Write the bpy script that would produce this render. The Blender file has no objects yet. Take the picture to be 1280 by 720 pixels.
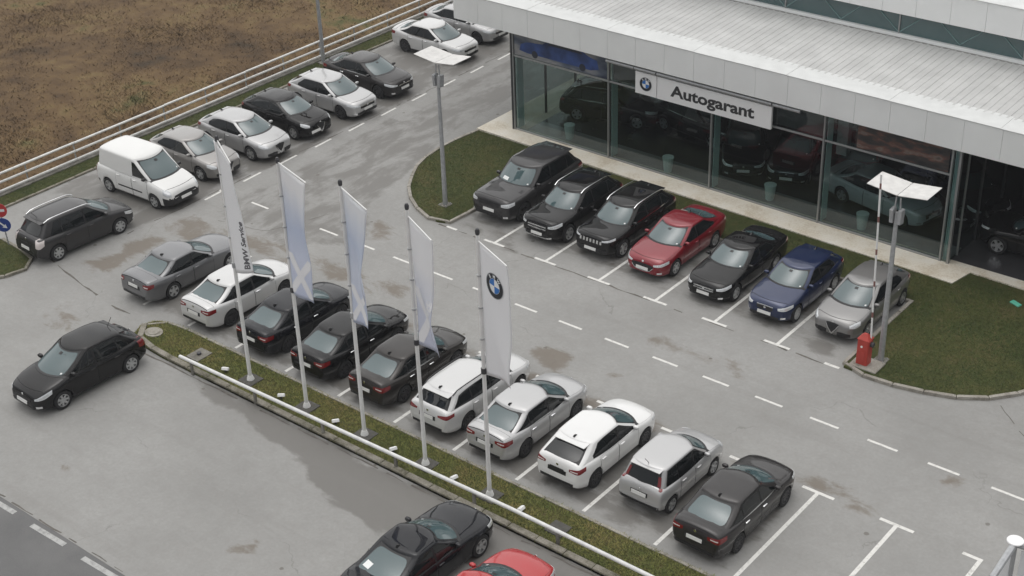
import bpy, bmesh, math, random
import numpy as np
from mathutils import Vector, Matrix
from mathutils.bvhtree import BVHTree
R = math.radians
random.seed(7); rng = np.random.default_rng(7)
scene = bpy.context.scene
COL = scene.collection

# ------------------------------------------------------------------ camera, sky, sun, exposure
cam = bpy.data.cameras.new('camera'); cam.lens = 52.169; cam.sensor_width = 36.0
cam.clip_start = 0.5; cam.clip_end = 3000
camo = bpy.data.objects.new('camera', cam); COL.objects.link(camo); scene.camera = camo
_r = Vector((0.77732957, 0.62836198, -0.03033086)); _u = Vector((-0.2940689, 0.40556081, 0.86547323)); _f = Vector((-0.55613148, 0.66383857, -0.50003612))
camo.matrix_world = Matrix(((_r.x, _u.x, -_f.x, 35.553), (_r.y, _u.y, -_f.y, -38.495), (_r.z, _u.z, -_f.z, 27.247), (0, 0, 0, 1)))
SUN_EL, SUN_AZ = R(76), R(300)          # azimuth of the sun, measured from +Y towards +X
world = bpy.data.worlds.new('World'); scene.world = world; world.use_nodes = True
wn, wl = world.node_tree.nodes, world.node_tree.links
wn.clear()
sky = wn.new('ShaderNodeTexSky'); sky.sky_type = 'NISHITA'; sky.sun_disc = False
sky.sun_elevation = SUN_EL; sky.sun_rotation = SUN_AZ; sky.air_density = 1.0; sky.dust_density = 4.0; sky.ozone_density = 1.0
hs = wn.new('ShaderNodeHueSaturation'); hs.inputs['Saturation'].default_value = 0.16
bg = wn.new('ShaderNodeBackground'); bg.inputs['Strength'].default_value = 0.072
wo = wn.new('ShaderNodeOutputWorld')
wl.new(sky.outputs[0], hs.inputs['Color']); wl.new(hs.outputs[0], bg.inputs[0]); wl.new(bg.outputs[0], wo.inputs[0])
sun = bpy.data.lights.new('sun', 'SUN'); sun.energy = 1.5; sun.angle = R(140); sun.color = (1.0, 0.985, 0.955)
suno = bpy.data.objects.new('sun', sun); COL.objects.link(suno)
_d = Vector((math.sin(SUN_AZ) * math.cos(SUN_EL), math.cos(SUN_AZ) * math.cos(SUN_EL), math.sin(SUN_EL)))
suno.rotation_euler = _d.to_track_quat('Z', 'Y').to_euler(); suno.location = (0, 0, 60)
vs = scene.view_settings; vs.view_transform = 'Standard'; vs.look = 'None'; vs.gamma = 1.0; vs.exposure = 0.52; vs.use_curve_mapping = False
scene.render.engine = 'CYCLES'
cy = scene.cycles; cy.max_bounces = 7; cy.diffuse_bounces = 3; cy.glossy_bounces = 3; cy.transparent_max_bounces = 16; cy.volume_bounces = 0

# ------------------------------------------------------------------ materials
def newmat(name):
    m = bpy.data.materials.new(name); m.use_nodes = True
    return m, m.node_tree.nodes, m.node_tree.links, m.node_tree.nodes['Principled BSDF']
def simple(name, col, rough=0.5, metal=0.0, var=0.0, vscale=6.0, coat=0.0, ior=1.5, bump=0.0, bscale=40.0, emit=None):
    m, n, l, b = newmat(name)
    b.inputs['Base Color'].default_value = (*col, 1); b.inputs['Roughness'].default_value = rough
    b.inputs['Metallic'].default_value = metal; b.inputs['IOR'].default_value = ior
    if coat: b.inputs['Coat Weight'].default_value = coat; b.inputs['Coat Roughness'].default_value = 0.03
    if var:
        tc = n.new('ShaderNodeNewGeometry'); no = n.new('ShaderNodeTexNoise'); no.inputs['Scale'].default_value = vscale
        no.inputs['Detail'].default_value = 6; l.new(tc.outputs['Position'], no.inputs['Vector'])
        mr = n.new('ShaderNodeMapRange'); mr.inputs[1].default_value = 0.3; mr.inputs[2].default_value = 0.7
        mr.inputs[3].default_value = 1 - var; mr.inputs[4].default_value = 1 + var
        mx = n.new('ShaderNodeMix'); mx.data_type = 'RGBA'; mx.blend_type = 'MULTIPLY'; mx.inputs['Factor'].default_value = 1
        mx.inputs['A'].default_value = (*col, 1); l.new(no.outputs['Fac'], mr.inputs[0]); l.new(mr.outputs[0], mx.inputs['B'])
        l.new(mx.outputs['Result'], b.inputs['Base Color'])
    if bump:
        tc = n.new('ShaderNodeNewGeometry'); no = n.new('ShaderNodeTexNoise'); no.inputs['Scale'].default_value = bscale
        no.inputs['Detail'].default_value = 5; l.new(tc.outputs['Position'], no.inputs['Vector'])
        bp = n.new('ShaderNodeBump'); bp.inputs['Strength'].default_value = bump; bp.inputs['Distance'].default_value = 0.02
        l.new(no.outputs['Fac'], bp.inputs['Height']); l.new(bp.outputs[0], b.inputs['Normal'])
    return m
def ramp_mat(name, stops, scale, detail=8, rough=0.9, scale2=None, bump=0.0, stretch=(1, 1, 1)):
    """noise-mottled colour; stops = [(pos, rgb)...]"""
    m, n, l, b = newmat(name); b.inputs['Roughness'].default_value = rough
    g = n.new('ShaderNodeNewGeometry'); mp = n.new('ShaderNodeMapping'); mp.inputs['Scale'].default_value = stretch
    l.new(g.outputs['Position'], mp.inputs['Vector'])
    no = n.new('ShaderNodeTexNoise'); no.inputs['Scale'].default_value = scale; no.inputs['Detail'].default_value = detail; no.inputs['Roughness'].default_value = 0.62
    l.new(mp.outputs[0], no.inputs['Vector'])
    fac = no.outputs['Fac']
    if scale2:
        n2 = n.new('ShaderNodeTexNoise'); n2.inputs['Scale'].default_value = scale2; n2.inputs['Detail'].default_value = 4
        l.new(mp.outputs[0], n2.inputs['Vector'])
        ad = n.new('ShaderNodeMath'); ad.operation = 'MULTIPLY_ADD'; ad.inputs[1].default_value = 0.5; ad.inputs[2].default_value = -0.25
        l.new(n2.outputs['Fac'], ad.inputs[0]); a2 = n.new('ShaderNodeMath'); l.new(ad.outputs[0], a2.inputs[0]); l.new(fac, a2.inputs[1]); fac = a2.outputs[0]
    cr = n.new('ShaderNodeValToRGB'); e = cr.color_ramp.elements
    while len(e) < len(stops): e.new(0.5)
    for k, (p, c) in enumerate(stops): e[k].position = p; e[k].color = (*c, 1)
    l.new(fac, cr.inputs[0]); l.new(cr.outputs[0], b.inputs['Base Color'])
    if bump:
        bp = n.new('ShaderNodeBump'); bp.inputs['Strength'].default_value = bump; bp.inputs['Distance'].default_value = 0.03
        l.new(fac, bp.inputs['Height']); l.new(bp.outputs[0], b.inputs['Normal'])
    return m
def paint(name, col, metal=0.0, rough=0.32, coat=1.0):
    m, n, l, b = newmat(name)
    b.inputs['Base Color'].default_value = (*col, 1); b.inputs['Metallic'].default_value = metal; b.inputs['Roughness'].default_value = rough
    b.inputs['Coat Weight'].default_value = coat; b.inputs['Coat Roughness'].default_value = 0.04; b.inputs['Coat IOR'].default_value = 1.43 if max(col) < .05 else 1.5; b.inputs['Specular IOR Level'].default_value = 0.0 if max(col) < .05 else .25
    # road dust: dulls the paint slightly in soft patches
    g = n.new('ShaderNodeNewGeometry'); no = n.new('ShaderNodeTexNoise'); no.inputs['Scale'].default_value = 2.3; no.inputs['Detail'].default_value = 7
    l.new(g.outputs['Position'], no.inputs['Vector'])
    mr = n.new('ShaderNodeMapRange'); mr.inputs[1].default_value = 0.35; mr.inputs[2].default_value = 0.75; mr.inputs[3].default_value = 0.0; mr.inputs[4].default_value = 0.035
    l.new(no.outputs['Fac'], mr.inputs[0])
    mx = n.new('ShaderNodeMix'); mx.data_type = 'RGBA'; mx.inputs['A'].default_value = (*col, 1); mx.inputs['B'].default_value = (0.22, 0.20, 0.18, 1)
    l.new(mr.outputs[0], mx.inputs['Factor']); l.new(mx.outputs['Result'], b.inputs['Base Color'])
    m2 = n.new('ShaderNodeMapRange'); m2.inputs[1].default_value = 0.35; m2.inputs[2].default_value = 0.75; m2.inputs[3].default_value = 0.02; m2.inputs[4].default_value = 0.09
    l.new(no.outputs['Fac'], m2.inputs[0]); l.new(m2.outputs[0], b.inputs['Coat Roughness'])
    return m
def glassy(name, tint, ior=1.5, trans=0.9):
    """thin sheet glass: tinted see-through plus a Fresnel reflection"""
    m, n, l, b = newmat(name); n.remove(b)
    t = n.new('ShaderNodeBsdfTransparent'); t.inputs[0].default_value = (*tint, 1)
    gl = n.new('ShaderNodeBsdfGlossy'); gl.inputs['Roughness'].default_value = 0.02; gl.inputs[0].default_value = (1, 1, 1, 1)
    fr = n.new('ShaderNodeFresnel'); ge = n.new('ShaderNodeNewGeometry'); io = n.new('ShaderNodeMapRange'); io.inputs[3].default_value = ior; io.inputs[4].default_value = 1 / ior
    l.new(ge.outputs['Backfacing'], io.inputs[0]); l.new(io.outputs[0], fr.inputs[0])
    mx = n.new('ShaderNodeMixShader'); l.new(fr.outputs[0], mx.inputs[0]); l.new(t.outputs[0], mx.inputs[1]); l.new(gl.outputs[0], mx.inputs[2])
    l.new(mx.outputs[0], n['Material Output'].inputs[0])
    return m

M = {}
M['glass_ws'] = simple('skylit_windscreen_glass', (0.060, 0.096, 0.102), 0.04, ior=1.75)  # lighter teal base: sky reflection put into the glass colour
M['glass_side'] = simple('dark_side_glass', (0.008, 0.010, 0.011), 0.03, ior=1.55)  # darker copy: tint plus the dim surroundings it mirrors, put into the base
M['trim'] = simple('black_plastic_trim', (0.012, 0.012, 0.013), 0.45)
M['gap'] = simple('panel_gap', (0.006, 0.006, 0.006), 0.8)
M['tyre'] = simple('tyre_rubber', (0.018, 0.018, 0.019), 0.85)
M['rim'] = simple('alloy_silver', (0.55, 0.56, 0.57), 0.3, 0.85)
M['rim_dark'] = simple('alloy_dark', (0.07, 0.07, 0.075), 0.35, 0.7)
M['rim_back'] = simple('dark_rim_steel', (0.02, 0.02, 0.022), 0.6, 0.3)  # dark disc behind the spokes
M['chrome'] = simple('chrome', (0.72, 0.73, 0.74), 0.12, 1.0)
M['lamp'] = simple('headlight_lens', (0.60, 0.62, 0.63), 0.08, 0.15, coat=1.0)
M['lamp_in'] = simple('headlight_reflector', (0.80, 0.81, 0.82), 0.15, 0.6)
M['tail'] = simple('tail_light_red', (0.17, 0.007, 0.009), 0.12, coat=1.0)
M['amber'] = simple('tail_light_clear', (0.62, 0.56, 0.54), 0.15, coat=1.0)
M['plate'] = simple('number_plate_white', (0.72, 0.72, 0.70), 0.4)
M['paper'] = simple('paper_sheet', (0.75, 0.76, 0.75), 0.6)
M['under'] = simple('underbody', (0.012, 0.012, 0.012), 0.9)
P = {
 'white': paint('paint_white', (0.74, 0.74, 0.73), 0.0, 0.35),
 'vanwhite': paint('paint_van_white', (0.72, 0.72, 0.705), 0.0, 0.45, 0.6),
 'pearl': paint('paint_pearl_white', (0.58, 0.58, 0.575), 0.15, 0.34),
 'silver': paint('paint_silver', (0.42, 0.42, 0.42), 0.45, 0.36),
 'silver2': paint('paint_light_silver', (0.46, 0.46, 0.46), 0.4, 0.36),
 'warmsilver': paint('paint_warm_silver', (0.27, 0.26, 0.25), 0.45, 0.36),
 'grey': paint('paint_mid_grey', (0.22, 0.217, 0.213), 0.5, 0.36),
 'bluegrey': paint('paint_grey_sedan', (0.15, 0.152, 0.158), 0.5, 0.34),
 'dgrey': paint('paint_dark_grey', (0.034, 0.032, 0.032), 0.3, 0.34),
 'graphite': paint('paint_graphite', (0.042, 0.041, 0.042), 0.35, 0.34),
 'brown': paint('paint_dark_brown_grey', (0.030, 0.027, 0.025), 0.3, 0.34),
 'black': paint('paint_black', (0.006, 0.006, 0.0065), 0.0, 0.30),
 'black2': paint('paint_blue_black', (0.007, 0.008, 0.011), 0.1, 0.30),
 'red': paint('paint_red', (0.20, 0.004, 0.013), 0.2, 0.30),
 'brightred': paint('paint_bright_red', (0.40, 0.012, 0.015), 0.1, 0.30),
 'blue': paint('paint_deep_blue', (0.006, 0.017, 0.066), 0.3, 0.28),
 'paleblue': paint('paint_pale_blue_grey', (0.50, 0.55, 0.57), 0.1, 0.3),
}
M['metal'] = simple('galvanised_steel', (0.42, 0.43, 0.44), 0.5, 0.5, var=0.12, vscale=9)
M['fence'] = simple('fence_paint', (0.70, 0.70, 0.68), 0.55, var=0.14, vscale=5)
M['railw'] = simple('rail_white_paint', (0.66, 0.66, 0.65), 0.45, var=0.12, vscale=4)
M['polew'] = simple('pole_white', (0.74, 0.74, 0.73), 0.4, var=0.06, vscale=3)
M['refl'] = simple('reflector_sheet', (0.60, 0.59, 0.57), 0.4, var=0.12, vscale=4)
M['dark'] = simple('dark_steel', (0.05, 0.05, 0.055), 0.5)
M['linewhite'] = ramp_mat('line_paint', [(0.30, (0.42, 0.41, 0.39)), (0.46, (0.66, 0.65, 0.62)), (0.8, (0.72, 0.71, 0.68))], 7, rough=0.8, scale2=40)
M['kerb'] = ramp_mat('kerb_concrete', [(0.25, (0.16, 0.145, 0.12)), (0.5, (0.30, 0.28, 0.245)), (0.8, (0.40, 0.38, 0.34))], 2.5, rough=0.95, scale2=25, bump=0.2)
M['kerbmoss'] = ramp_mat('kerb_mossy', [(0.3, (0.09, 0.085, 0.055)), (0.5, (0.20, 0.185, 0.15)), (0.8, (0.33, 0.31, 0.27))], 1.8, rough=0.95, scale2=22, bump=0.2)
M['pave'] = ramp_mat('pavement_concrete', [(0.3, (0.55, 0.48, 0.37)), (0.5, (0.70, 0.65, 0.55)), (0.75, (0.76, 0.73, 0.66))], 0.9, rough=0.9, scale2=14)
M['soil'] = ramp_mat('lawn_soil', [(0.3, (0.034, 0.042, 0.009)), (0.5, (0.056, 0.062, 0.015)), (0.72, (0.090, 0.074, 0.028))], 0.7, rough=1.0, scale2=9, bump=0.5)
M['fieldsoil'] = ramp_mat('field_soil', [(0.28, (0.042, 0.027, 0.013)), (0.42, (0.080, 0.047, 0.020)), (0.55, (0.118, 0.073, 0.031)), (0.63, (0.145, 0.098, 0.041)), (0.72, (0.072, 0.070, 0.021))], 0.11, rough=1.0, scale2=0.99, bump=0.4)
M['concrete'] = ramp_mat('old_concrete', [(0.3, (0.10, 0.095, 0.08)), (0.55, (0.19, 0.18, 0.16)), (0.8, (0.27, 0.26, 0.235))], 2, rough=0.95, scale2=18, bump=0.2)
M['pad'] = simple('dark_pad', (0.075, 0.072, 0.066), 0.9, var=0.2, vscale=8)
M['lineworn'] = ramp_mat('worn_line_paint', [(0.30, (0.24, 0.24, 0.235)), (0.5, (0.40, 0.40, 0.39)), (0.8, (0.47, 0.47, 0.455))], 5, rough=0.85, scale2=30)
M['seam'] = simple('asphalt_seam', (0.12, 0.11, 0.098), 0.95, var=0.3, vscale=5)
M['road'] = ramp_mat('road_asphalt', [(0.3, (0.115, 0.115, 0.115)), (0.7, (0.155, 0.154, 0.152))], 0.6, rough=0.9, scale2=30)
M['fascia'] = simple('fascia_panel', (0.86, 0.875, 0.87), 0.42, 0.15, var=0.035, vscale=0.8)
M['roofsheet'] = simple('roof_sheet', (0.50, 0.50, 0.49), 0.5, 0.1, var=0.10, vscale=1.2)
M['flash'] = simple('roof_flashing', (0.62, 0.63, 0.62), 0.45, 0.1, var=0.06, vscale=2)
M['gutter'] = simple('gutter', (0.30, 0.30, 0.29), 0.7, var=0.25, vscale=3)
M['alu'] = simple('aluminium_frame', (0.33, 0.34, 0.34), 0.4, 0.6)
M['alud'] = simple('dark_frame', (0.045, 0.047, 0.05), 0.45, 0.2)
M['shopglass'] = glassy('shop_glass', (0.69, 0.745, 0.74), 1.5)
M['clereglass'] = simple('clerestory_glass', (0.055, 0.105, 0.11), 0.05, ior=1.7)
M['fin'] = simple('glass_fin', (0.62, 0.84, 0.83), 0.2)
M['floor'] = simple('daylit_tile', (0.27, 0.27, 0.27), 0.25, var=0.08, vscale=2)  # lighter floor tile, with window daylight put into its colour
M['brace'] = simple('brace_teal', (0.16, 0.26, 0.26), 0.5)
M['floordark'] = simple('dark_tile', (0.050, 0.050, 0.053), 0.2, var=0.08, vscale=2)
M['inwall'] = simple('showroom_wall', (0.20, 0.205, 0.205), 0.8)
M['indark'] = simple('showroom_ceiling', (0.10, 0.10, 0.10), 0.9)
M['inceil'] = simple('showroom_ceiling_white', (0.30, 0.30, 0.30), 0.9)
M['pot'] = simple('pale_pot', (0.62, 0.74, 0.72), 0.5)
M['signw'] = simple('sign_board', (0.80, 0.80, 0.80), 0.45)
M['letter'] = simple('sign_letter', (0.035, 0.035, 0.037), 0.5)
M['mblack'] = simple('mark_black', (0.012, 0.014, 0.02), 0.4)
M['mblue'] = simple('mark_blue', (0.02, 0.16, 0.50), 0.4)
M['mwhite'] = simple('mark_white', (0.78, 0.79, 0.80), 0.4)
M['mring'] = simple('mark_ring_silver', (0.45, 0.46, 0.48), 0.3, 0.6)
M['cabred'] = simple('barrier_red', (0.42, 0.045, 0.032), 0.45, var=0.08)
M['boomred'] = simple('boom_red', (0.20, 0.09, 0.08), 0.5)
M['signred'] = simple('road_sign_red', (0.48, 0.035, 0.04), 0.4)
M['signblue'] = simple('road_sign_blue', (0.02, 0.055, 0.26), 0.4)
M['litter'] = simple('green_litter', (0.10, 0.42, 0.30), 0.5)

# ------------------------------------------------------------------ helpers
def link(o, parent=None):
    COL.objects.link(o)
    if parent is not None: o.parent = parent
    return o
def mesh(name, verts, faces, mat=None, parent=None, smooth=None, mats=None, midx=None):
    me = bpy.data.meshes.new(name); me.from_pydata([tuple(v) for v in verts], [], faces); me.validate()
    for m in (mats or ([mat] if mat else [])): me.materials.append(m)
    if midx is not None and len(midx) == len(me.polygons): me.polygons.foreach_set('material_index', midx)
    if smooth:
        me.polygons.foreach_set('use_smooth', [True] * len(me.polygons)); me.set_sharp_from_angle(angle=R(smooth))
    me.update()
    return link(bpy.data.objects.new(name, me), parent)
def tag(o, label=None, cat=None, group=None, kind=None):
    if label: o['label'] = label
    if cat: o['category'] = cat
    if group: o['group'] = group
    if kind: o['kind'] = kind
    return o
def empty(name, loc=(0, 0, 0), rz=0.0, parent=None):
    o = bpy.data.objects.new(name, None); o.empty_display_size = 0.2; link(o, parent); o.location = loc; o.rotation_euler = (0, 0, rz)
    return o
class MB:
    def __init__(s): s.v = []; s.f = []; s.m = []
    def add(s, v, f, m=0):
        b = len(s.v); s.v += [tuple(p) for p in v]; s.f += [tuple(i + b for i in q) for q in f]; s.m += [m] * len(f)
    def box(s, x0, x1, y0, y1, z0, z1, m=0):
        s.add([(x0, y0, z0), (x1, y0, z0), (x1, y1, z0), (x0, y1, z0), (x0, y0, z1), (x1, y0, z1), (x1, y1, z1), (x0, y1, z1)],
              [(0, 3, 2, 1), (4, 5, 6, 7), (0, 1, 5, 4), (1, 2, 6, 5), (2, 3, 7, 6), (3, 0, 4, 7)], m)
    def bbox(s, x0, x1, y0, y1, z0, z1, b=0.01, m=0):
        """box with chamfered vertical and top edges"""
        pl = lambda i: [(x0 + i + b, y0 + i), (x1 - i - b, y0 + i), (x1 - i, y0 + i + b), (x1 - i, y1 - i - b), (x1 - i - b, y1 - i), (x0 + i + b, y1 - i), (x0 + i, y1 - i - b), (x0 + i, y0 + i + b)]
        A = [(x, y, z0) for x, y in pl(0)]; B = [(x, y, z1 - b) for x, y in pl(0)]; C = [(x, y, z1) for x, y in pl(b)]
        f = [(0, 7, 6, 5, 4, 3, 2, 1), tuple(range(16, 24))]
        for k in range(8): j = (k + 1) % 8; f += [(k, j, 8 + j, 8 + k), (8 + k, 8 + j, 16 + j, 16 + k)]
        s.add(A + B + C, f, m)
    def tube(s, pts, r, n=8, m=0, caps=True):
        pts = [Vector(p) for p in pts]; rs = r if isinstance(r, (list, tuple)) else [r] * len(pts)
        vs = []; prev = None
        for i, p in enumerate(pts):
            t = (pts[min(i + 1, len(pts) - 1)] - pts[max(i - 1, 0)]).normalized()
            a = Vector((0, 0, 1)) if abs(t.z) < 0.9 else Vector((1, 0, 0))
            if prev is not None: a = prev
            b = t.cross(a).normalized(); a = b.cross(t).normalized(); prev = a
            for k in range(n):
                w = 2 * math.pi * k / n; vs.append(p + (a * math.cos(w) + b * math.sin(w)) * rs[i])
        f = []
        for i in range(len(pts) - 1):
            for k in range(n):
                j = (k + 1) % n; f.append((i * n + k, i * n + j, (i + 1) * n + j, (i + 1) * n + k))
        if caps: f += [tuple(range(n - 1, -1, -1)), tuple((len(pts) - 1) * n + k for k in range(n))]
        s.add(vs, f, m)
    def disc(s, c, r, axis='z', n=16, h=0.02, m=0):
        c = Vector(c); d = {'x': (1, 0, 0), 'y': (0, 1, 0), 'z': (0, 0, 1)}[axis]
        s.tube([c, c + Vector(d) * h], r, n, m)
    def poly(s, pts, z0, z1, m=0):
        n = len(pts); v = [(x, y, z0) for x, y in pts] + [(x, y, z1) for x, y in pts]
        s.add(v, [tuple(range(n, 2 * n)), tuple(range(n - 1, -1, -1))] + [(k, (k + 1) % n, n + (k + 1) % n, n + k) for k in range(n)], m)
    def build(s, name, mat=None, parent=None, smooth=None, mats=None):
        o = mesh(name, s.v, s.f, mat, parent, None, mats, s.m if mats else None)
        bm = bmesh.new(); bm.from_mesh(o.data); bmesh.ops.recalc_face_normals(bm, faces=bm.faces); bm.to_mesh(o.data); bm.free()
        if smooth: o.data.polygons.foreach_set('use_smooth', [True] * len(o.data.polygons)); o.data.set_sharp_from_angle(angle=R(smooth))
        return o
def copy_tree(o, parent=None):
    c = o.copy(); COL.objects.link(c); c.parent = parent
    for ch in list(o.children): copy_tree(ch, c)
    return c
def text_mesh(body, size, bold=0.0, align='LEFT'):
    cu = bpy.data.curves.new('lettering', 'FONT'); cu.body = body; cu.size = size; cu.offset = bold; cu.align_x = align; cu.resolution_u = 3
    o = bpy.data.objects.new('lettering', cu); COL.objects.link(o)
    dg = bpy.context.evaluated_depsgraph_get(); me = o.evaluated_get(dg).to_mesh()
    v = [tuple(p.co) for p in me.vertices]; f = [tuple(p.vertices) for p in me.polygons]
    o.evaluated_get(dg).to_mesh_clear(); bpy.data.objects.remove(o); bpy.data.curves.remove(cu)
    return v, f
def pchip(pts):
    x = np.array([p[0] for p in pts], float); y = np.array([p[1] for p in pts], float)
    h = np.diff(x); d = np.diff(y) / h; m = np.zeros(len(x)); m[0] = d[0]; m[-1] = d[-1]
    for i in range(1, len(x) - 1):
        if d[i - 1] * d[i] > 0:
            w1 = 2 * h[i] + h[i - 1]; w2 = h[i] + 2 * h[i - 1]; m[i] = (w1 + w2) / (w1 / d[i - 1] + w2 / d[i])
    def f(t):
        t = min(max(t, x[0]), x[-1]); i = min(int(np.searchsorted(x, t, 'right')) - 1, len(x) - 2); i = max(i, 0)
        s = (t - x[i]) / h[i]
        return float((1 + 2 * s) * (1 - s) ** 2 * y[i] + s * (1 - s) ** 2 * h[i] * m[i] + s * s * (3 - 2 * s) * y[i + 1] + s * s * (s - 1) * h[i] * m[i + 1])
    return f

# ------------------------------------------------------------------ car builder (x forward, origin on the ground under the middle)
RING = [(0, 0), (.78, 0), (.92, .015), (.962, .08), (.982, .22), (.990, .36), (1.0, .52), (1.0, .66), (.988, .77), (.966, .86), (.925, .925), (.855, .965), (.66, .99), (.34, 1.0), (0, 1.0)]
KR = len(RING)
def grid_patch(Pg, off, skirt=0.012, centre=(0, 0, 0.6)):
    """Pg[i][j] points of a patch; pushed out along its normals and given a skirt so it has an edge"""
    A = np.array(Pg, float); n, m = A.shape[:2]
    du = np.gradient(A, axis=0); dv = np.gradient(A, axis=1); N = np.cross(du, dv); N /= np.maximum(np.linalg.norm(N, axis=2, keepdims=True), 1e-9)
    o = A - np.array(centre); s = np.sign((N * o).sum(axis=2, keepdims=True)); s[s == 0] = 1
    s = np.where(s.sum() >= 0, 1.0, -1.0); N = N * s
    O = A + N * off; I = A + N * (off - skirt)
    v = [tuple(p) for p in O.reshape(-1, 3)]; f = []
    for i in range(n - 1):
        for j in range(m - 1): f.append((i * m + j, (i + 1) * m + j, (i + 1) * m + j + 1, i * m + j + 1))
    bd = [(i, 0) for i in range(n)] + [(n - 1, j) for j in range(1, m)] + [(i, m - 1) for i in range(n - 2, -1, -1)] + [(0, j) for j in range(m - 2, 0, -1)]
    b = len(v); v += [tuple(I[q]) for q in bd]
    for k in range(len(bd)):
        k2 = (k + 1) % len(bd); f.append((bd[k][0] * m + bd[k][1], bd[k2][0] * m + bd[k2][1], b + k2, b + k))
    return v, f
def mirror(v, f): return [(x, -y, z) for x, y, z in v], [tuple(reversed(q)) for q in f]

def wheel_mesh(r, spokes, dark):
    key = (round(r, 3), spokes, dark)
    if key in wheel_mesh.cache: return wheel_mesh.cache[key]
    n = 28; prof = [(.64, .075), (.68, .100), (.86, .108), (.95, .095), (1.0, .062), (1.0, -.062), (.95, -.095), (.86, -.105), (.64, -.09)]
    v = []; f = []
    for i in range(n):
        a = 2 * math.pi * i / n
        for q, y in prof: v.append((math.cos(a) * q * r, y, math.sin(a) * q * r))
    m = len(prof)
    for i in range(n):
        j = (i + 1) % n
        for k in range(m - 1): f.append((i * m + k, j * m + k, j * m + k + 1, i * m + k + 1))
    ty = mesh('wheel', v, f, M['tyre'], None, 35); b = MB()
    ring = lambda q, y: [(math.cos(2 * math.pi * i / n) * q * r, y, math.sin(2 * math.pi * i / n) * q * r) for i in range(n)]
    v = ring(.66, .078) + ring(.665, .098) + ring(.60, .096) + ring(.575, .02)
    b.add(v, [(k * n + i, k * n + (i + 1) % n, (k + 1) * n + (i + 1) % n, (k + 1) * n + i) for k in range(3) for i in range(n)], 0)
    b.add(ring(.60, .022), [tuple(range(n))], 1)
    for s in range(spokes):
        a = 2 * math.pi * s / spokes + .2; hw0, hw1 = (.40 / spokes + .02) * 1.5, (.62 / spokes + .02) * 1.25
        p = lambda q, w, y: (math.cos(a) * q * r - math.sin(a) * w * r, y, math.sin(a) * q * r + math.cos(a) * w * r)
        V = [p(.10, -hw0, .080), p(.10, hw0, .080), p(.615, hw1 * .8, .094), p(.615, -hw1 * .8, .094), p(.10, -hw0, .03), p(.10, hw0, .03), p(.615, hw1 * .8, .03), p(.615, -hw1 * .8, .03)]
        b.add(V, [(0, 1, 2, 3), (0, 4, 5, 1), (1, 5, 6, 2), (2, 6, 7, 3), (3, 7, 4, 0)], 0)
    hb = [(math.cos(2 * math.pi * i / 12) * .15 * r, .088, math.sin(2 * math.pi * i / 12) * .15 * r) for i in range(12)]
    b.add(hb + [(x, .03, z) for x, y, z in hb], [tuple(range(12))] + [(i, (i + 1) % 12, 12 + (i + 1) % 12, 12 + i) for i in range(12)], 0)
    rm = b.build('rim', None, None, 30, [M['rim_dark'] if dark else M['rim'], M['rim_back']])
    wheel_mesh.cache[key] = (ty.data, rm.data)
    bpy.data.objects.remove(ty); bpy.data.objects.remove(rm)
    return wheel_mesh.cache[key]
wheel_mesh.cache = {}

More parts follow.
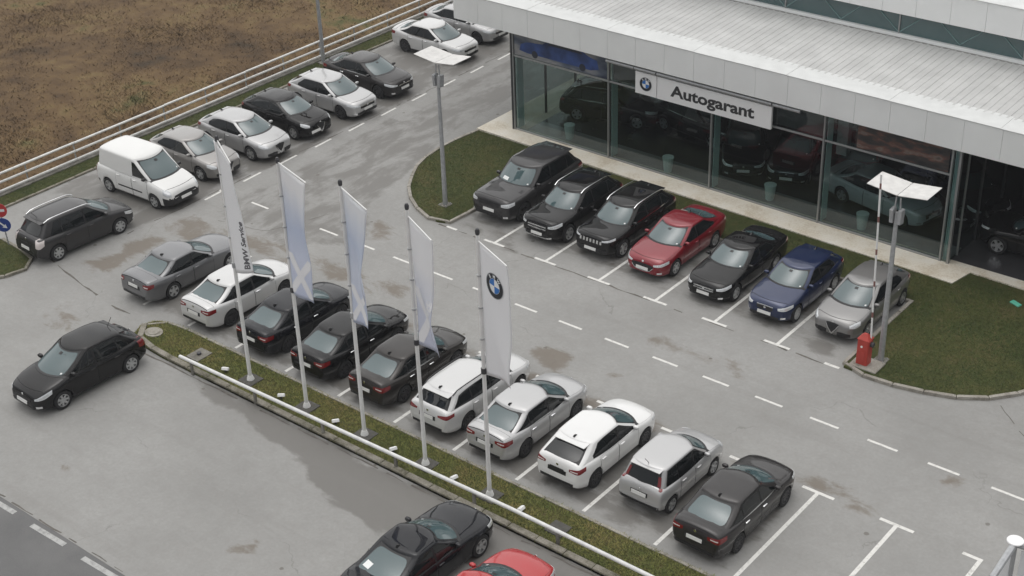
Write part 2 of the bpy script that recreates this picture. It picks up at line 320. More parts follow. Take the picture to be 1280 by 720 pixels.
def make_car(S):
    L, W, r = S['L'], S['W'], S['r']; H2 = L / 2
    root = empty('car_template'); top = pchip(S['top']); clear = S.get('clear', .20)
    ax = (S['fo'], S['fo'] + S['wb']); Ra = r * S.get('archk', 1.14)
    nose, tail = S.get('nose', .29), S.get('tail', .16)
    def hw(d):
        w = W / 2; e = L - d
        if d < 1.0: w *= 1 - nose * (1 - d) ** 3.2
        if d < .14: w *= 1 - S.get('nosec', .15) * (1 - d / .14) ** 2
        if e < .9: w *= 1 - tail * (1 - e / .9) ** 2.6
        if e < .10: w *= 1 - .09 * (1 - e / .10) ** 2
        for c in ax:
            if abs(d - c) < Ra * 1.5: w += .012 * math.cos(abs(d - c) / (Ra * 1.5) * math.pi / 2) ** 2
        return w
    zb = lambda d: clear + .09 * max(0, 1 - d / .45) ** 2 + .16 * max(0, 1 - (L - d) / .55) ** 2
    def arch(d):
        for c in ax:
            if abs(d - c) <= Ra + 1e-6: return r + math.sqrt(max(Ra * Ra - (d - c) ** 2, 0))
        return None
    crown = S.get('crown', .042)
    def ring(d):
        b, t, w, za = zb(d), top(d), hw(d), arch(d); out = []
        for rw, h in RING:
            z = b + h * (t - b)
            if h >= .985: z = t + crown * (1 - rw * rw) - (.015 if h < 1 else 0)
            if za is not None: z = max(z, za + h * .05)
            out.append((w * rw, z))
        return out
    def bpt(d, k, side=1):
        q = ring(d); i = min(int(k), KR - 2); a = k - i
        return (H2 - d, side * (q[i][0] * (1 - a) + q[i + 1][0] * a), q[i][1] * (1 - a) + q[i + 1][1] * a)
    st = list(np.linspace(0, L, 46)) + [.008, .02, .04, .07, .11, .16, L - .008, L - .02, L - .04, L - .07, L - .11, L - .16]
    for c in ax:
        st += [c + Ra * math.cos(R(a)) for a in range(0, 181, 12)] + [c + Ra + .004, c - Ra - .004]
    st = sorted(st); keep = [st[0]]
    for d in st[1:]:
        if d - keep[-1] > .0025: keep.append(d)
    keep[-1] = L
    v = []; f = []; mi = []
    n = 2 * KR - 2; lowt = S.get('lowt', lambda d, z: False)
    for d in keep:
        q = ring(d); x = H2 - d
        v += [(x, y, z) for y, z in q] + [(x, -y, z) for y, z in q[-2:0:-1]]
    for i in range(len(keep) - 1):
        for k in range(n):
            j = (k + 1) % n; f.append((i * n + k, (i + 1) * n + k, (i + 1) * n + j, i * n + j))
            kk = min(k, n - 1 - k) if k < KR - 1 else n - 1 - k
            zc = (v[i * n + k][2] + v[(i + 1) * n + j][2]) / 2; dc = (keep[i] + keep[i + 1]) / 2
            mi.append(1 if kk < 2 else (2 if lowt(dc, zc) else 0))
    # end caps pushed slightly out so that the bumper face is bowed
    for i, sgn in ((0, 1), (len(keep) - 1, -1)):
        base = i * n; cv = len(v); xs = v[base][0] + sgn * .012
        zlo, zhi = v[base][2], v[base + KR - 1][2]; mid = []
        for k in range(n):
            p = v[base + k]; mid.append((xs, p[1] * .8, (p[2] - (zlo + zhi) / 2) * .8 + (zlo + zhi) / 2))
        v += mid; f.append(tuple(cv + k for k in range(n))); mi.append(2 if lowt(keep[i], zhi * .75) else 0)
        for k in range(n):
            j = (k + 1) % n; f.append((base + k, base + j, cv + j, cv + k)); mi.append(2 if lowt(keep[i], (v[base + k][2] + v[base + j][2]) / 2) else 0)
    bvh = BVHTree.FromPolygons([Vector(p) for p in v], f)
    bo = mesh('body', v, f, None, root, None, [P['white'], M['under'], M['trim']], mi)
    bm = bmesh.new(); bm.from_mesh(bo.data); bmesh.ops.recalc_face_normals(bm, faces=bm.faces); bm.to_mesh(bo.data); bm.free()
    bo.data.polygons.foreach_set('use_smooth', [True] * len(bo.data.polygons)); bo.data.set_sharp_from_angle(angle=R(48)); bo['painted'] = 1
    # ---- greenhouse
    cowl, head, rhead, rbase = S['cowl'], S['head'], S['rhead'], S['rbase']
    roofz = pchip(S['roof']); wbelt, wroof = W / 2 * S.get('kb', .935), W / 2 * S.get('kr', .745)
    bf, br, pr = S.get('bow', .26), S.get('bowr', .09), S.get('pr', 1.0)
    dfn = lambda t: cowl + (head - cowl) * (t + .10 * t * (1 - t) * -1)
    drn = lambda t: rbase + (rhead - rbase) * max(t, 0.0) ** pr
    gw = lambda t: wbelt + (wroof - wbelt) * max(t, 0.0) ** 1.25
    belt = lambda d, q=1.0: top(d) + .012 - .077 * q * q
    gz = lambda d, t, q=1.0: belt(d, q) + t * (roofz(d) - belt(d, q))
    dm, dh = (cowl + rbase) / 2, (rbase - cowl) / 2
    sy = lambda d, t: gw(t) * (1 - .10 * abs((d - dm) / dh) ** 2.2)
    CF, CRr = .14, .14
    WF = .875
    def front(s, t): y = gw(t) * WF * s * .97; d = dfn(t) + bf * abs(s) ** 2.3; return (H2 - d, y, gz(d, t, abs(y) / gw(t)))
    def rear(s, t): y = gw(t) * (WF - .02) * s * .95; d = drn(t) - br * s * s; return (H2 - d, y, gz(d, t, abs(y) / gw(t)))
    def outline(t):
        w = gw(t); o = []
        for s in (0, .2, .4, .6, .8, 1): o.append((dfn(t) + bf * s ** 2.3, w * WF * s * .97))
        p0 = o[-1]; d2 = p0[0] + CF; p2 = (d2, sy(d2, t)); p1 = (p0[0] + .055, p2[1] * 1.0)
        for a in (.3, .6, .85): o.append(tuple((1 - a) ** 2 * p0[i] + 2 * a * (1 - a) * p1[i] + a * a * p2[i] for i in (0, 1)))
        e = drn(t) - br - CRr
        for a in np.linspace(0, 1, 13): d = d2 + (e - d2) * a; o.append((d, sy(d, t)))
        p0 = o[-1]; p2 = (drn(t) - br, w * (WF - .02) * .95); p1 = (p2[0] - .045, p0[1])
        for a in (.2, .5, .8): o.append(tuple((1 - a) ** 2 * p0[i] + 2 * a * (1 - a) * p1[i] + a * a * p2[i] for i in (0, 1)))
        for s in (1, .8, .6, .4, .2, 0): o.append((drn(t) - br * s * s, w * (WF - .02) * s * .95))
        return o
    rows = []
    for t in (0, .06, .25, .5, .75, .92, 1.0): rows.append([(H2 - d, y, gz(d, t, min(1.0, y / gw(t)))) for d, y in outline(t)])
    o1 = outline(1.0); dmr = (head + rhead) / 2
    rc = S.get('rcrown', .065)
    for s, c in ((.972, .26), (.925, .48), (.82, .68), (.6, .86), (.3, .97), (0, 1)):
        row = []
        for d, y in o1:
            d2 = dmr + (d - dmr) * (1 - .33 * (1 - s)); row.append((H2 - d2, y * s, roofz(d2) + rc * c))
        rows.append(row)
    nc = len(rows[0]); gv = []; gf = []
    for sgn in (1, -1):
        b = len(gv)
        for row in rows: gv += [(x, y * sgn, z) for x, y, z in row]
        for i in range(len(rows) - 1):
            for k in range(nc - 1):
                q = (b + i * nc + k, b + i * nc + k + 1, b + (i + 1) * nc + k + 1, b + (i + 1) * nc + k); gf.append(q if sgn > 0 else q[::-1])
    ro = mesh('roof', gv, gf, P['white'], root)
    bm = bmesh.new(); bm.from_mesh(ro.data); bmesh.ops.remove_doubles(bm, verts=bm.verts, dist=.0008); bmesh.ops.recalc_face_normals(bm, faces=bm.faces); bm.to_mesh(ro.data); bm.free()
    ro.data.polygons.foreach_set('use_smooth', [True] * len(ro.data.polygons)); ro['painted'] = 1
    def surf(name, Pg, off, mat, parent=root, skirt=.012, mirrored=False, painted=False):
        vv, ff = grid_patch(Pg, off, skirt)
        if mirrored: vv, ff = mirror(vv, ff)
        o = mesh(name, vv, ff, mat, parent, 40)
        if painted: o['painted'] = 1
        return o
    lin = lambda a, b, k: [a + (b - a) * i / (k - 1) for i in range(k)]
    def rgrid(fn, s0, s1, t0_, t1_, ns, nt, c):
        g = []
        for b_ in lin(-1, 1, nt):
            row = []
            for a_ in lin(-1, 1, ns):
                k_ = 1 - c * (a_ * a_ * b_ * b_) ** 2; row.append(fn((s0 + s1) / 2 + (s1 - s0) / 2 * a_ * k_, (t0_ + t1_) / 2 + (t1_ - t0_) / 2 * b_ * k_))
            g.append(row)
        return g
    # windscreen and rear window with dark surround
    fr = surf('windscreen_surround', [[front(s, t) for s in lin(-1.0, 1.0, 13)] for t in lin(.015, .99, 5)], .004, M['trim'])
    ws = surf('windscreen', rgrid(front, -.965, .965, .07, .955, 19, 9, .07), .010, M['glass_ws'])
    surf('rear_view_mirror', [[front(q, t) for q in lin(-.10, .10, 3)] for t in lin(.80, .90, 3)], .016, M['trim'], ws)
    surf('windscreen_sticker', [[front(q, t) for q in lin(.80, .87, 3)] for t in lin(.13, .19, 3)], .016, M['paper'], ws)
    rs0, rs1, rt0, rt1 = S.get('rearglass', (-.94, .94, .10, .94))
    if not S.get('panelrear'):
        if S.get('rearframe', True): surf('rear_window_surround', [[rear(s, t) for s in lin(-.985, .985, 11)] for t in lin(rt0 - .05, .985, 5)], .004, M['trim'])
        surf('rear_window', rgrid(rear, rs0, rs1, rt0, rt1, 19, 9, .12), .010, M['glass_ws'] if S.get('lightrear', True) else M['glass_side'])
    if S.get('rpaper'): surf('paper_sheet', [[rear(q, t + .04 * (q - .4)) for q in lin(.42, .80, 4)] for t in lin(.26, .46, 3)], .016, M['paper'])
    if S.get('pillar_tl'):
        a0, a1, b0, b1 = S['pillar_tl']
        for sg in (1, -1): surf('tail_light', [[rear(sg * q, t) for q in lin(a0, a1, 4)] for t in lin(b0, b1, 5)], .018, M['tail'], skirt=.03)
    if S.get('paper'):
        sgn = S['paper']; surf('paper_sheet', [[front(s, t) for s in lin(sgn * .25, sgn * .62, 3)] for t in lin(.13, .30, 3)], .014, M['paper'], ws)
    # side windows
    sf = lambda t: dfn(t) + bf + CF * .55
    se = lambda t: drn(t) - br - CRr * .6 - S.get('cpil', .10) * (1 - .2 * t)
    wend, wup = S.get('arch', (.20, .08)); wins = S['wins']; t0, t1 = S.get('wt', (.07, .90))
    for mirr in (False, True):
        def strip(da, db, ta, tb, mo, kk=9):
            g = []
            for t in lin(ta, tb, 6):
                a = max(da, sf(t) + mo); b = max(min(db, se(t) - mo), a + .004)
                row = []
                for d in lin(a, b, kk):
                    e_ = max(0.0, (d - dm) / max(wins[-1][1] - dm, .1)); e2 = max(0.0, (dm - d) / max(dm - sf(.5), .1))
                    t2 = t - wend * min(e_, 1.2) ** 2.6 * (t - ta) / max(tb - ta, .01) - .04 * min(e2, 1) ** 2 * (t - ta) / max(tb - ta, .01) + wup * min(e_, 1.2) ** 2 * (1 - (t - ta) / max(tb - ta, .01))
                    row.append((H2 - d, sy(d, t2), gz(d, t2)))
                g.append(row)
            return g
        if S.get('blackframe', True): surf('window_surround', strip(wins[0][0] - .5, wins[-1][1] + .05, t0 - .05, min(t1 + .05, .97), .0, 15), .004, M['trim'], mirrored=mirr)
        if S.get('chromeline'): surf('window_trim', strip(wins[0][0] - .5, wins[-1][1] + .06, t0 - .07, t0 + .015, -.01, 15), .011, M['chrome'], mirrored=mirr)
        for da, db in wins: surf('side_window', strip(da, db, t0, t1, .035), .009, M['glass_side'], mirrored=mirr)
        for da, db in S['doors']:
            k0, k1 = 3.2, 9.6
            dg = lambda e: [[bpt(d, k) for k in lin(k0 - e * 4, k1 + e * 4, 8)] for d in lin(da - e, db + e, 9)]
            dg0 = [[bpt(min(max(d, da), db), k) for k in lin(k0, k1, 8)] for d in lin(da, db, 9)]
            door = surf('door', dg0, .006, P['white'], mirrored=mirr, painted=True, skirt=.004)
            surf('door_gap', dg(.013), .002, M['gap'], door, mirrored=mirr, skirt=.01)
            hx, hy, hz = bpt(db - .16, 8.35); b = MB(); sg = -1 if mirr else 1
            b.bbox(-.10, .10, -.022, .022, -.016, .016, .008); hd = b.build('handle', M['chrome'] if S.get('chromehandle') else P['white'], door, 40)
            hd.location = (H2 - (db - .16), sg * (hy + .022), hz)
            if not S.get('chromehandle'): hd['painted'] = 1
    # bonnet shut line and boot line
    def cap_patch(da, db, kk0, off, name, mat, painted=False, e=0.0, ba=0.0, bb=0.0):
        g = []; ks = lin(kk0 - e * 3, KR - 1, 9); ks = [(k, 1) for k in ks] + [(k, -1) for k in ks[-2::-1]]
        for a in lin(0, 1, 12):
            row = []
            for k, sd in ks:
                sh = min(1.0, bpt(cowl, k)[1] / (wbelt * WF * .97)) ** 2.3; d0, d1 = da - e + ba * sh, db + e + bb * sh; row.append(bpt(d0 + (d1 - d0) * a, k, sd))
            g.append(row)
        return surf(name, g, off, mat, painted=painted, skirt=.008)
    hd0 = S.get('hood0', .20)
    hood = cap_patch(hd0, cowl - .03, 10.6, .006, 'bonnet', P['white'], True, 0, nose * .5, bf)
    cap_patch(hd0, cowl - .03, 10.6, .002, 'bonnet_gap', M['gap'], False, .014, nose * .5, bf)
    cap_patch(cowl - .02, cowl + .10, 10.8, .010, 'cowl_panel', M['trim'], False, 0, bf, bf)
    if S.get('boot'):
        cap_patch(rbase - .02, L - .09, 10.6, .006, 'boot_lid', P['white'], True)
        cap_patch(rbase - .02, L - .09, 10.6, .002, 'boot_gap', M['gap'], False, .014)
    # projected features
    def proj(name, phi, centre, prof, mat, off=.006, parent=root, rowsn=5, mirrored=False, cols=13, skirt=.03):
        nx, ny = math.cos(R(phi)), math.sin(R(phi)); px, py = -ny, nx
        if py < 0: px, py = -px, -py
        if abs(phi - 90) < 1: px, py = -1, 0
        us = [q[0] for q in prof]; lo = pchip([(q[0], q[1]) for q in prof]); hi = pchip([(q[0], q[2]) for q in prof])
        g = []; last = None
        for u in lin(us[0], us[-1], cols):
            col = []
            for a in lin(0, 1, rowsn):
                z = lo(u) + (hi(u) - lo(u)) * a
                o = Vector((centre[0] + px * u + nx * 4, centre[1] + py * u + ny * 4, z)); h = bvh.ray_cast(o, Vector((-nx, -ny, 0)))
                p = tuple(h[0]) if h[0] is not None else last
                if p is None: p = tuple(o - Vector((nx * 4, ny * 4, 0)))
                if h[0] is None: p = (p[0], p[1], p[2])
                last = p; col.append(p)
            g.append(col)
        vv, ff = grid_patch(g, off, skirt)
        if mirrored: vv, ff = mirror(vv, ff)
        return mesh(name, vv, ff, mat, parent, 40)
    for mirr in (False, True):
        h = S['hl']; lamp = proj('headlight', h.get('phi', 38), (H2 - h['d'], h['y']), h['prof'], M['lamp'], .007, mirrored=mirr)
        us = [q[0] for q in h['prof']]; a, b_ = us[0], us[-1]; w_ = b_ - a
        lo = pchip([(q[0], q[1]) for q in h['prof']]); hi = pchip([(q[0], q[2]) for q in h['prof']])
        inner = [(a + w_ * q, lo(a + w_ * q) * .72 + hi(a + w_ * q) * .28, lo(a + w_ * q) * .25 + hi(a + w_ * q) * .75) for q in (.14, .5, .8)]
        proj('reflector', h.get('phi', 38), (H2 - h['d'], h['y']), inner, M['lamp_in'], .010, lamp, mirrored=mirr, cols=5, rowsn=3)
        tl = S['tl']; t_ = proj('tail_light', tl.get('phi', 142), (H2 - tl['d'], tl['y']), tl['prof'], M[tl.get('mat', 'tail')], .007, mirrored=mirr)
        if tl.get('inner'): proj('clear_lens', tl.get('phi', 142), (H2 - tl['d'], tl['y']), tl['inner'], M['amber'], .011, t_, mirrored=mirr, cols=5, rowsn=3)
        fg = S.get('fog')
        if fg: proj('fog_lamp', 25, (H2 - .18, fg[0]), [(-.09, fg[1] - .035, fg[1] + .035), (.09, fg[1] - .035, fg[1] + .035)], M[fg[2]], .006, mirrored=mirr, cols=4, rowsn=3)
        vt = S.get('vents')
        if vt: surf('bonnet_vent', [[bpt(d, k) for k in (11.25, 11.6, 11.95)] for d in (cowl - .32, cowl - .22, cowl - .12)], .011, M['trim'], mirrored=mirr)
        # mirror
        b = MB(); nv = []; nf = []
        for i in range(7):
            th = math.pi * i / 6
            for k in range(10):
                a2 = 2 * math.pi * k / 10; e = lambda q: math.copysign(abs(q) ** .7, q)
                nv.append((.070 * e(math.sin(th)) * e(math.cos(a2)), .098 * e(math.cos(th)), .060 * e(math.sin(th)) * e(math.sin(a2))))
        for i in range(6):
            for k in range(10): nf.append((i * 10 + k, i * 10 + (k + 1) % 10, (i + 1) * 10 + (k + 1) % 10, (i + 1) * 10 + k))
        md = sf(.1) + S.get('mirr', .12); sg = -1 if mirr else 1
        mo = mesh('wing_mirror', nv, nf, M['trim'] if S.get('blackmirror') else P['white'], root, 60)
        if not S.get('blackmirror'): mo['painted'] = 1
        mo.location = (H2 - md, sg * (sy(md, .1) + .105), belt(md) + .105)
        b = MB(); b.box(-.03, .03, -.10, .06, -.03, .02); arm = b.build('mirror_arm', M['trim'], mo); arm.location = (0, -sg * .07, -.04); 
        if S.get('rails'):
            ra, rb = head + .10, rhead - .05; b = MB(); pts = []
            for a in lin(0, 1, 11):
                d = ra + (rb - ra) * a; lift = .065 * min(1, a / .07, (1 - a) / .07)
                pts.append((H2 - d, sg * sy(d, 1.0) * .94, roofz(d) + rc * .35 + lift))
            b.tube(pts, .020, 6); b.build('roof_rail', M['chrome'] if S['rails'] == 'silver' else M['trim'], root, 60)
        if S.get('archtrim'):
            for c in ax:
                b = MB(); pv = []; pf = []
                for k, a in enumerate(range(-8, 189, 14)):
                    ca, sa = math.cos(R(a)), math.sin(R(a))
                    for q, o in ((Ra - .01, .0), (Ra - .005, .014), (Ra + .055, .014), (Ra + .06, .0)):
                        d = c + ca * q; z = max(r + sa * q, clear); pv.append((H2 - d, sg * (hw(d) * .995 + o), z))
                m_ = len(pv) // 4
                for i in range(m_ - 1):
                    for k in range(3): pf.append((i * 4 + k, i * 4 + k + 1, (i + 1) * 4 + k + 1, (i + 1) * 4 + k))
                mesh('arch_trim', pv, pf, M['trim'], root, 40)
        if S.get('sidetrim'):
            z0, z1 = S['sidetrim']; proj('side_trim', 90, (H2 - (ax[0] + ax[1]) / 2, 0), [(-.72, z0, z1), (.72, z0, z1)], M['trim'], .012, mirrored=mirr, cols=8, rowsn=3)
        sk0, sk1 = ax[0] + Ra + .02, ax[1] - Ra - .02
        surf('sill', [[bpt(d, k) for k in lin(1.6, 3.0, 4)] for d in lin(sk0, sk1, 8)], .008, M['trim'] if S.get('darksill', True) else P['white'], mirrored=mirr, painted=not S.get('darksill', True))
    # fronts
    for kind, prof, mat in S.get('frontp', []): proj(kind, 0, (0, 0), prof, M[mat], .010 if mat != 'chrome' else .017, cols=21, rowsn=6)
    for kind, prof, mat in S.get('rearp', []): proj(kind, 180, (0, 0), prof, M[mat], .010 if mat != 'chrome' else .017, cols=21, rowsn=5)
    if S.get('slots'):
        z0, z1, wd, cnt = S['slots']
        for k in range(cnt):
            y = -wd + 2 * wd * k / (cnt - 1); e = wd / cnt * .62; proj('grille_slot', 0, (0, 0), [(y - e, z0, z1), (y + e, z0, z1)], M['chrome'], .014, cols=3, rowsn=3)
    def flat(name, x_sign, y, z, w, h, mat):
        hit = bvh.ray_cast(Vector((x_sign * 6, y, z)), Vector((-x_sign, 0, 0)))
        x = (hit[0].x if hit[0] is not None else x_sign * H2)
        b = MB(); b.box(-.008, .008, -w / 2, w / 2, -h / 2, h / 2); o = b.build(name, mat, root); o.location = (x + x_sign * .024, y, z); o.rotation_euler = (0, x_sign * R(-8), 0)
        return o
    if S.get('fplate'): flat('number_plate', 1, S['fplate'][0], S['fplate'][1], .52, .115, M['plate'])
    if S.get('rplate'): flat('number_plate', -1, 0, S['rplate'], .52, .115, M['plate'] if not S.get('darkplate') else M['trim'])
    if S.get('badge'):
        for sg, z in S['badge']:
            b = MB(); b.tube([(0, 0, 0), (.012, 0, 0)], .045, 12); hit = bvh.ray_cast(Vector((sg * 6, 0, z)), Vector((-sg, 0, 0)))
            o = b.build('badge', M['chrome'], root); o.location = ((hit[0].x if hit[0] is not None else sg * H2) + (.004 if sg > 0 else -.016), 0, z)
    if S.get('spoiler'):
        b = MB(); z = roofz(rhead) + rc * .55; x1 = H2 - rhead + .12; x0 = H2 - rhead - S['spoiler']; w = gw(1) * .86
        b.add([(x1, -w, z), (x1, w, z), (x0, w * .96, z - .035), (x0, -w * .96, z - .035), (x1, -w, z - .04), (x1, w, z - .04), (x0, w * .96, z - .055), (x0, -w * .96, z - .055)],
              [(0, 1, 2, 3), (4, 7, 6, 5), (0, 4, 5, 1), (1, 5, 6, 2), (2, 6, 7, 3), (3, 7, 4, 0)])
        o = b.build('spoiler', P['white'], root); o['painted'] = 1
    if S.get('antenna', 'fin') == 'fin':
        b = MB(); z = roofz(rhead - .2) + rc; x = H2 - rhead + .22
        b.add([(x, -.03, z), (x, .03, z), (x - .16, -.03, z - .01), (x - .16, .03, z - .01), (x - .14, 0, z + .065)], [(0, 1, 4), (1, 3, 4), (3, 2, 4), (2, 0, 4), (0, 2, 3, 1)]); b.build('antenna', M['trim'], root)
    elif S['antenna'] == 'rod':
        b = MB(); b.tube([(H2 - rhead + .15, 0, roofz(rhead) + rc * .9), (H2 - rhead - .05, 0, roofz(rhead) + rc + .26)], .010, 5); b.build('antenna', M['trim'], root)
    b = MB()  # dark floor pan that blocks light between the wheels
    b.box(-H2 + .35, H2 - .35, -W * .40, W * .40, clear + .02, clear + .06); b.build('floor_pan', M['under'], root)
    td, rd = wheel_mesh(r, S.get('spokes', 5), S.get('darkrim', False))
    for c in ax:
        for sg in (1, -1):
            w = bpy.data.objects.new('wheel', td); link(w, root); w.location = (H2 - c, sg * (hw(c) - .115), r); w.rotation_euler = (0, random.random() * 6, 0 if sg > 0 else math.pi)
            q = bpy.data.objects.new('rim', rd); link(q, w)
    return root

def lightprof(w, z, h, up=.05): return [(-w / 2, z - h * .30, z + h * .30), (0, z - h / 2 + up * .3, z + h / 2 + up * .3), (w / 2, z - h * .28 + up, z + h * .42 + up)]
SPEC = {}
SPEC['sedan'] = dict(L=4.54, W=1.80, r=.325, fo=.90, wb=2.64, spokes=10, darkrim=True,
    top=[(0, .58), (.02, .675), (.07, .755), (.2, .825), (.45, .885), (.8, .935), (1.15, .985), (1.7, 1.0), (2.8, 1.02), (3.5, 1.05), (4.0, 1.09), (4.3, 1.095), (4.43, 1.07), (4.49, .98), (4.52, .82), (4.54, .62)],
    cowl=.92, head=1.80, rhead=3.36, rbase=4.20, roof=[(1.7, 1.385), (2.3, 1.435), (2.9, 1.430), (3.4, 1.375), (4.2, 1.21)],
    wins=[(1.1, 2.26), (2.34, 3.2), (3.25, 3.85)], doors=[(1.32, 2.33), (2.36, 3.30)], chromeline=True, chromehandle=True, boot=True,
    hl=dict(d=.24, y=.66, prof=[(-.30, .665, .72), (0, .665, .765), (.30, .72, .81)]), tl=dict(d=4.44, y=.66, prof=[(-.24, .86, .955), (.05, .81, .98), (.32, .85, .975)], inner=[(-.16, .89, .92), (.05, .885, .915)]),
    fog=(.64, .36, 'lamp_in'),
    frontp=[('grille', [(-.44, .575, .67), (0, .555, .70), (.44, .575, .67)], 'trim'), ('grille_bar', [(-.42, .655, .685), (0, .665, .70), (.42, .655, .685)], 'chrome'), ('lower_intake', [(-.62, .31, .42), (0, .30, .46), (.62, .31, .42)], 'trim')],
    rearp=[('rear_diffuser', [(-.62, .37, .47), (0, .36, .46), (.62, .37, .47)], 'trim'), ('plate_recess', [(-.34, .67, .81), (.34, .67, .81)], 'trim')], fplate=(0, .51), rplate=.74, badge=[(1, .72), (-1, .98)])
SPEC['fastsedan'] = dict(SPEC['sedan'], L=4.58, wb=2.70, rhead=3.25, rbase=4.30, cowl=1.08, head=1.92, spokes=5, darkrim=False, chromeline=False, chromehandle=False, r=.33,
    top=[(0, .54), (.02, .64), (.07, .72), (.2, .795), (.45, .865), (.8, .92), (1.3, .985), (1.8, 1.0), (2.8, 1.02), (3.5, 1.045), (4.05, 1.08), (4.35, 1.075), (4.47, 1.04), (4.53, .95), (4.56, .80), (4.58, .62)],
    roof=[(1.8, 1.355), (2.4, 1.41), (2.9, 1.40), (3.3, 1.345), (4.3, 1.14)], wins=[(1.2, 2.36), (2.44, 3.55)], doors=[(1.42, 2.43), (2.46, 3.35)],
    hl=dict(d=.26, y=.68, phi=42, prof=[(-.32, .62, .675), (0, .635, .735), (.28, .68, .78)]),
    tl=dict(d=4.48, y=.66, prof=[(-.22, .88, .94), (.05, .85, .96), (.26, .88, .96)]),
    frontp=[('grille', [(-.46, .54, .62), (-.3, .39, .64), (0, .36, .65), (.3, .39, .64), (.46, .54, .62)], 'trim'), ('grille_bar', [(-.46, .53, .555), (-.3, .395, .42), (0, .355, .375), (.3, .395, .42), (.46, .53, .555)], 'chrome')], fplate=(0, .47))
SPEC['exec'] = dict(SPEC['sedan'], L=4.82, W=1.85, wb=2.86, fo=.84, r=.335, spokes=5, darkrim=False, cowl=1.26, head=2.06, rhead=3.46, rbase=4.27, chromeline=False, chromehandle=False,
    top=[(0, .58), (.02, .67), (.07, .745), (.2, .815), (.5, .88), (1.0, .935), (1.45, .985), (2.0, .995), (3.0, 1.015), (3.8, 1.05), (4.3, 1.08), (4.55, 1.075), (4.7, 1.05), (4.77, .95), (4.80, .80), (4.82, .62)],
    roof=[(2.0, 1.355), (2.6, 1.405), (3.1, 1.395), (3.5, 1.34), (4.3, 1.16)], wins=[(1.5, 2.58), (2.66, 3.52), (3.56, 3.95)], doors=[(1.68, 2.64), (2.67, 3.56)],
    tl=dict(d=4.72, y=.70, prof=[(-.16, .83, .95), (.05, .80, .97), (.26, .83, .95)], inner=[(-.12, .86, .90), (.05, .85, .89)]),
    frontp=[('grille', [(-.42, .48, .63), (0, .46, .65), (.42, .48, .63)], 'trim'), ('lower_intake', [(-.55, .29, .39), (0, .28, .40), (.55, .29, .39)], 'trim')], rplate=.80, badge=[(1, .68), (-1, .98)])
SPEC['starsedan'] = dict(SPEC['exec'], chromeline=True, spokes=5, cpil=.16,
    hl=dict(d=.27, y=.70, phi=42, prof=[(-.28, .655, .72), (0, .655, .77), (.30, .71, .81)]),
    frontp=[('grille', [(-.44, .55, .70), (0, .52, .72), (.44, .55, .70)], 'trim'), ('grille_bar', [(-.42, .575, .61), (0, .57, .61), (.42, .575, .61)], 'chrome'), ('grille_bar', [(-.42, .65, .685), (0, .65, .69), (.42, .65, .685)], 'chrome'), ('lower_intake', [(-.60, .28, .37), (0, .27, .38), (.60, .28, .37)], 'trim')], badge=[(1, .63), (-1, .98)], fplate=(0, .45))
SPEC['coupesedan'] = dict(SPEC['exec'], spokes=5, r=.345, rhead=3.3, rbase=4.36, rpaper=True)
SPEC['hatch'] = dict(SPEC['sedan'], L=4.37, rhead=3.56, rbase=4.27, boot=False, cowl=.92, head=1.80, chromeline=False, chromehandle=False, spoiler=.16, lightrear=False, tail=.14,
    top=[(0, .58), (.02, .675), (.07, .755), (.2, .825), (.45, .885), (.8, .935), (1.15, .985), (1.7, 1.01), (2.8, 1.03), (3.5, 1.06), (4.0, 1.09), (4.2, 1.07), (4.29, .99), (4.34, .84), (4.37, .62)],
    roof=[(1.7, 1.39), (2.3, 1.435), (3.0, 1.435), (3.6, 1.39), (4.2, 1.30)], wins=[(1.1, 2.26), (2.34, 3.52)], cpil=.26, rearglass=(-.90, .90, .12, .84),
    tl=dict(d=4.25, y=.66, prof=[(-.22, .86, .93), (.04, .84, .98), (.30, .88, 1.0)], inner=[(-.18, .88, .905), (.04, .875, .91)]), rplate=.80, darkplate=True, badge=[(1, .66), (-1, .95)])
SPEC['wagon'] = dict(SPEC['hatch'], L=4.57, rhead=3.98, rbase=4.42, rails='black', spoiler=.14, cpil=.10, darkplate=False,
    top=[(0, .58), (.02, .675), (.07, .755), (.2, .825), (.45, .885), (.8, .935), (1.15, .985), (1.7, 1.01), (2.8, 1.03), (3.6, 1.05), (4.2, 1.06), (4.42, 1.04), (4.50, .94), (4.54, .82), (4.57, .62)],
    roof=[(1.8, 1.385), (2.4, 1.43), (3.2, 1.435), (3.95, 1.39), (4.4, 1.3)], wins=[(1.2, 2.28), (2.36, 3.22), (3.28, 4.05)],
    tl=dict(d=4.45, y=.68, prof=[(-.24, .84, .90), (.04, .82, .95), (.30, .86, .96)]), rplate=.75)
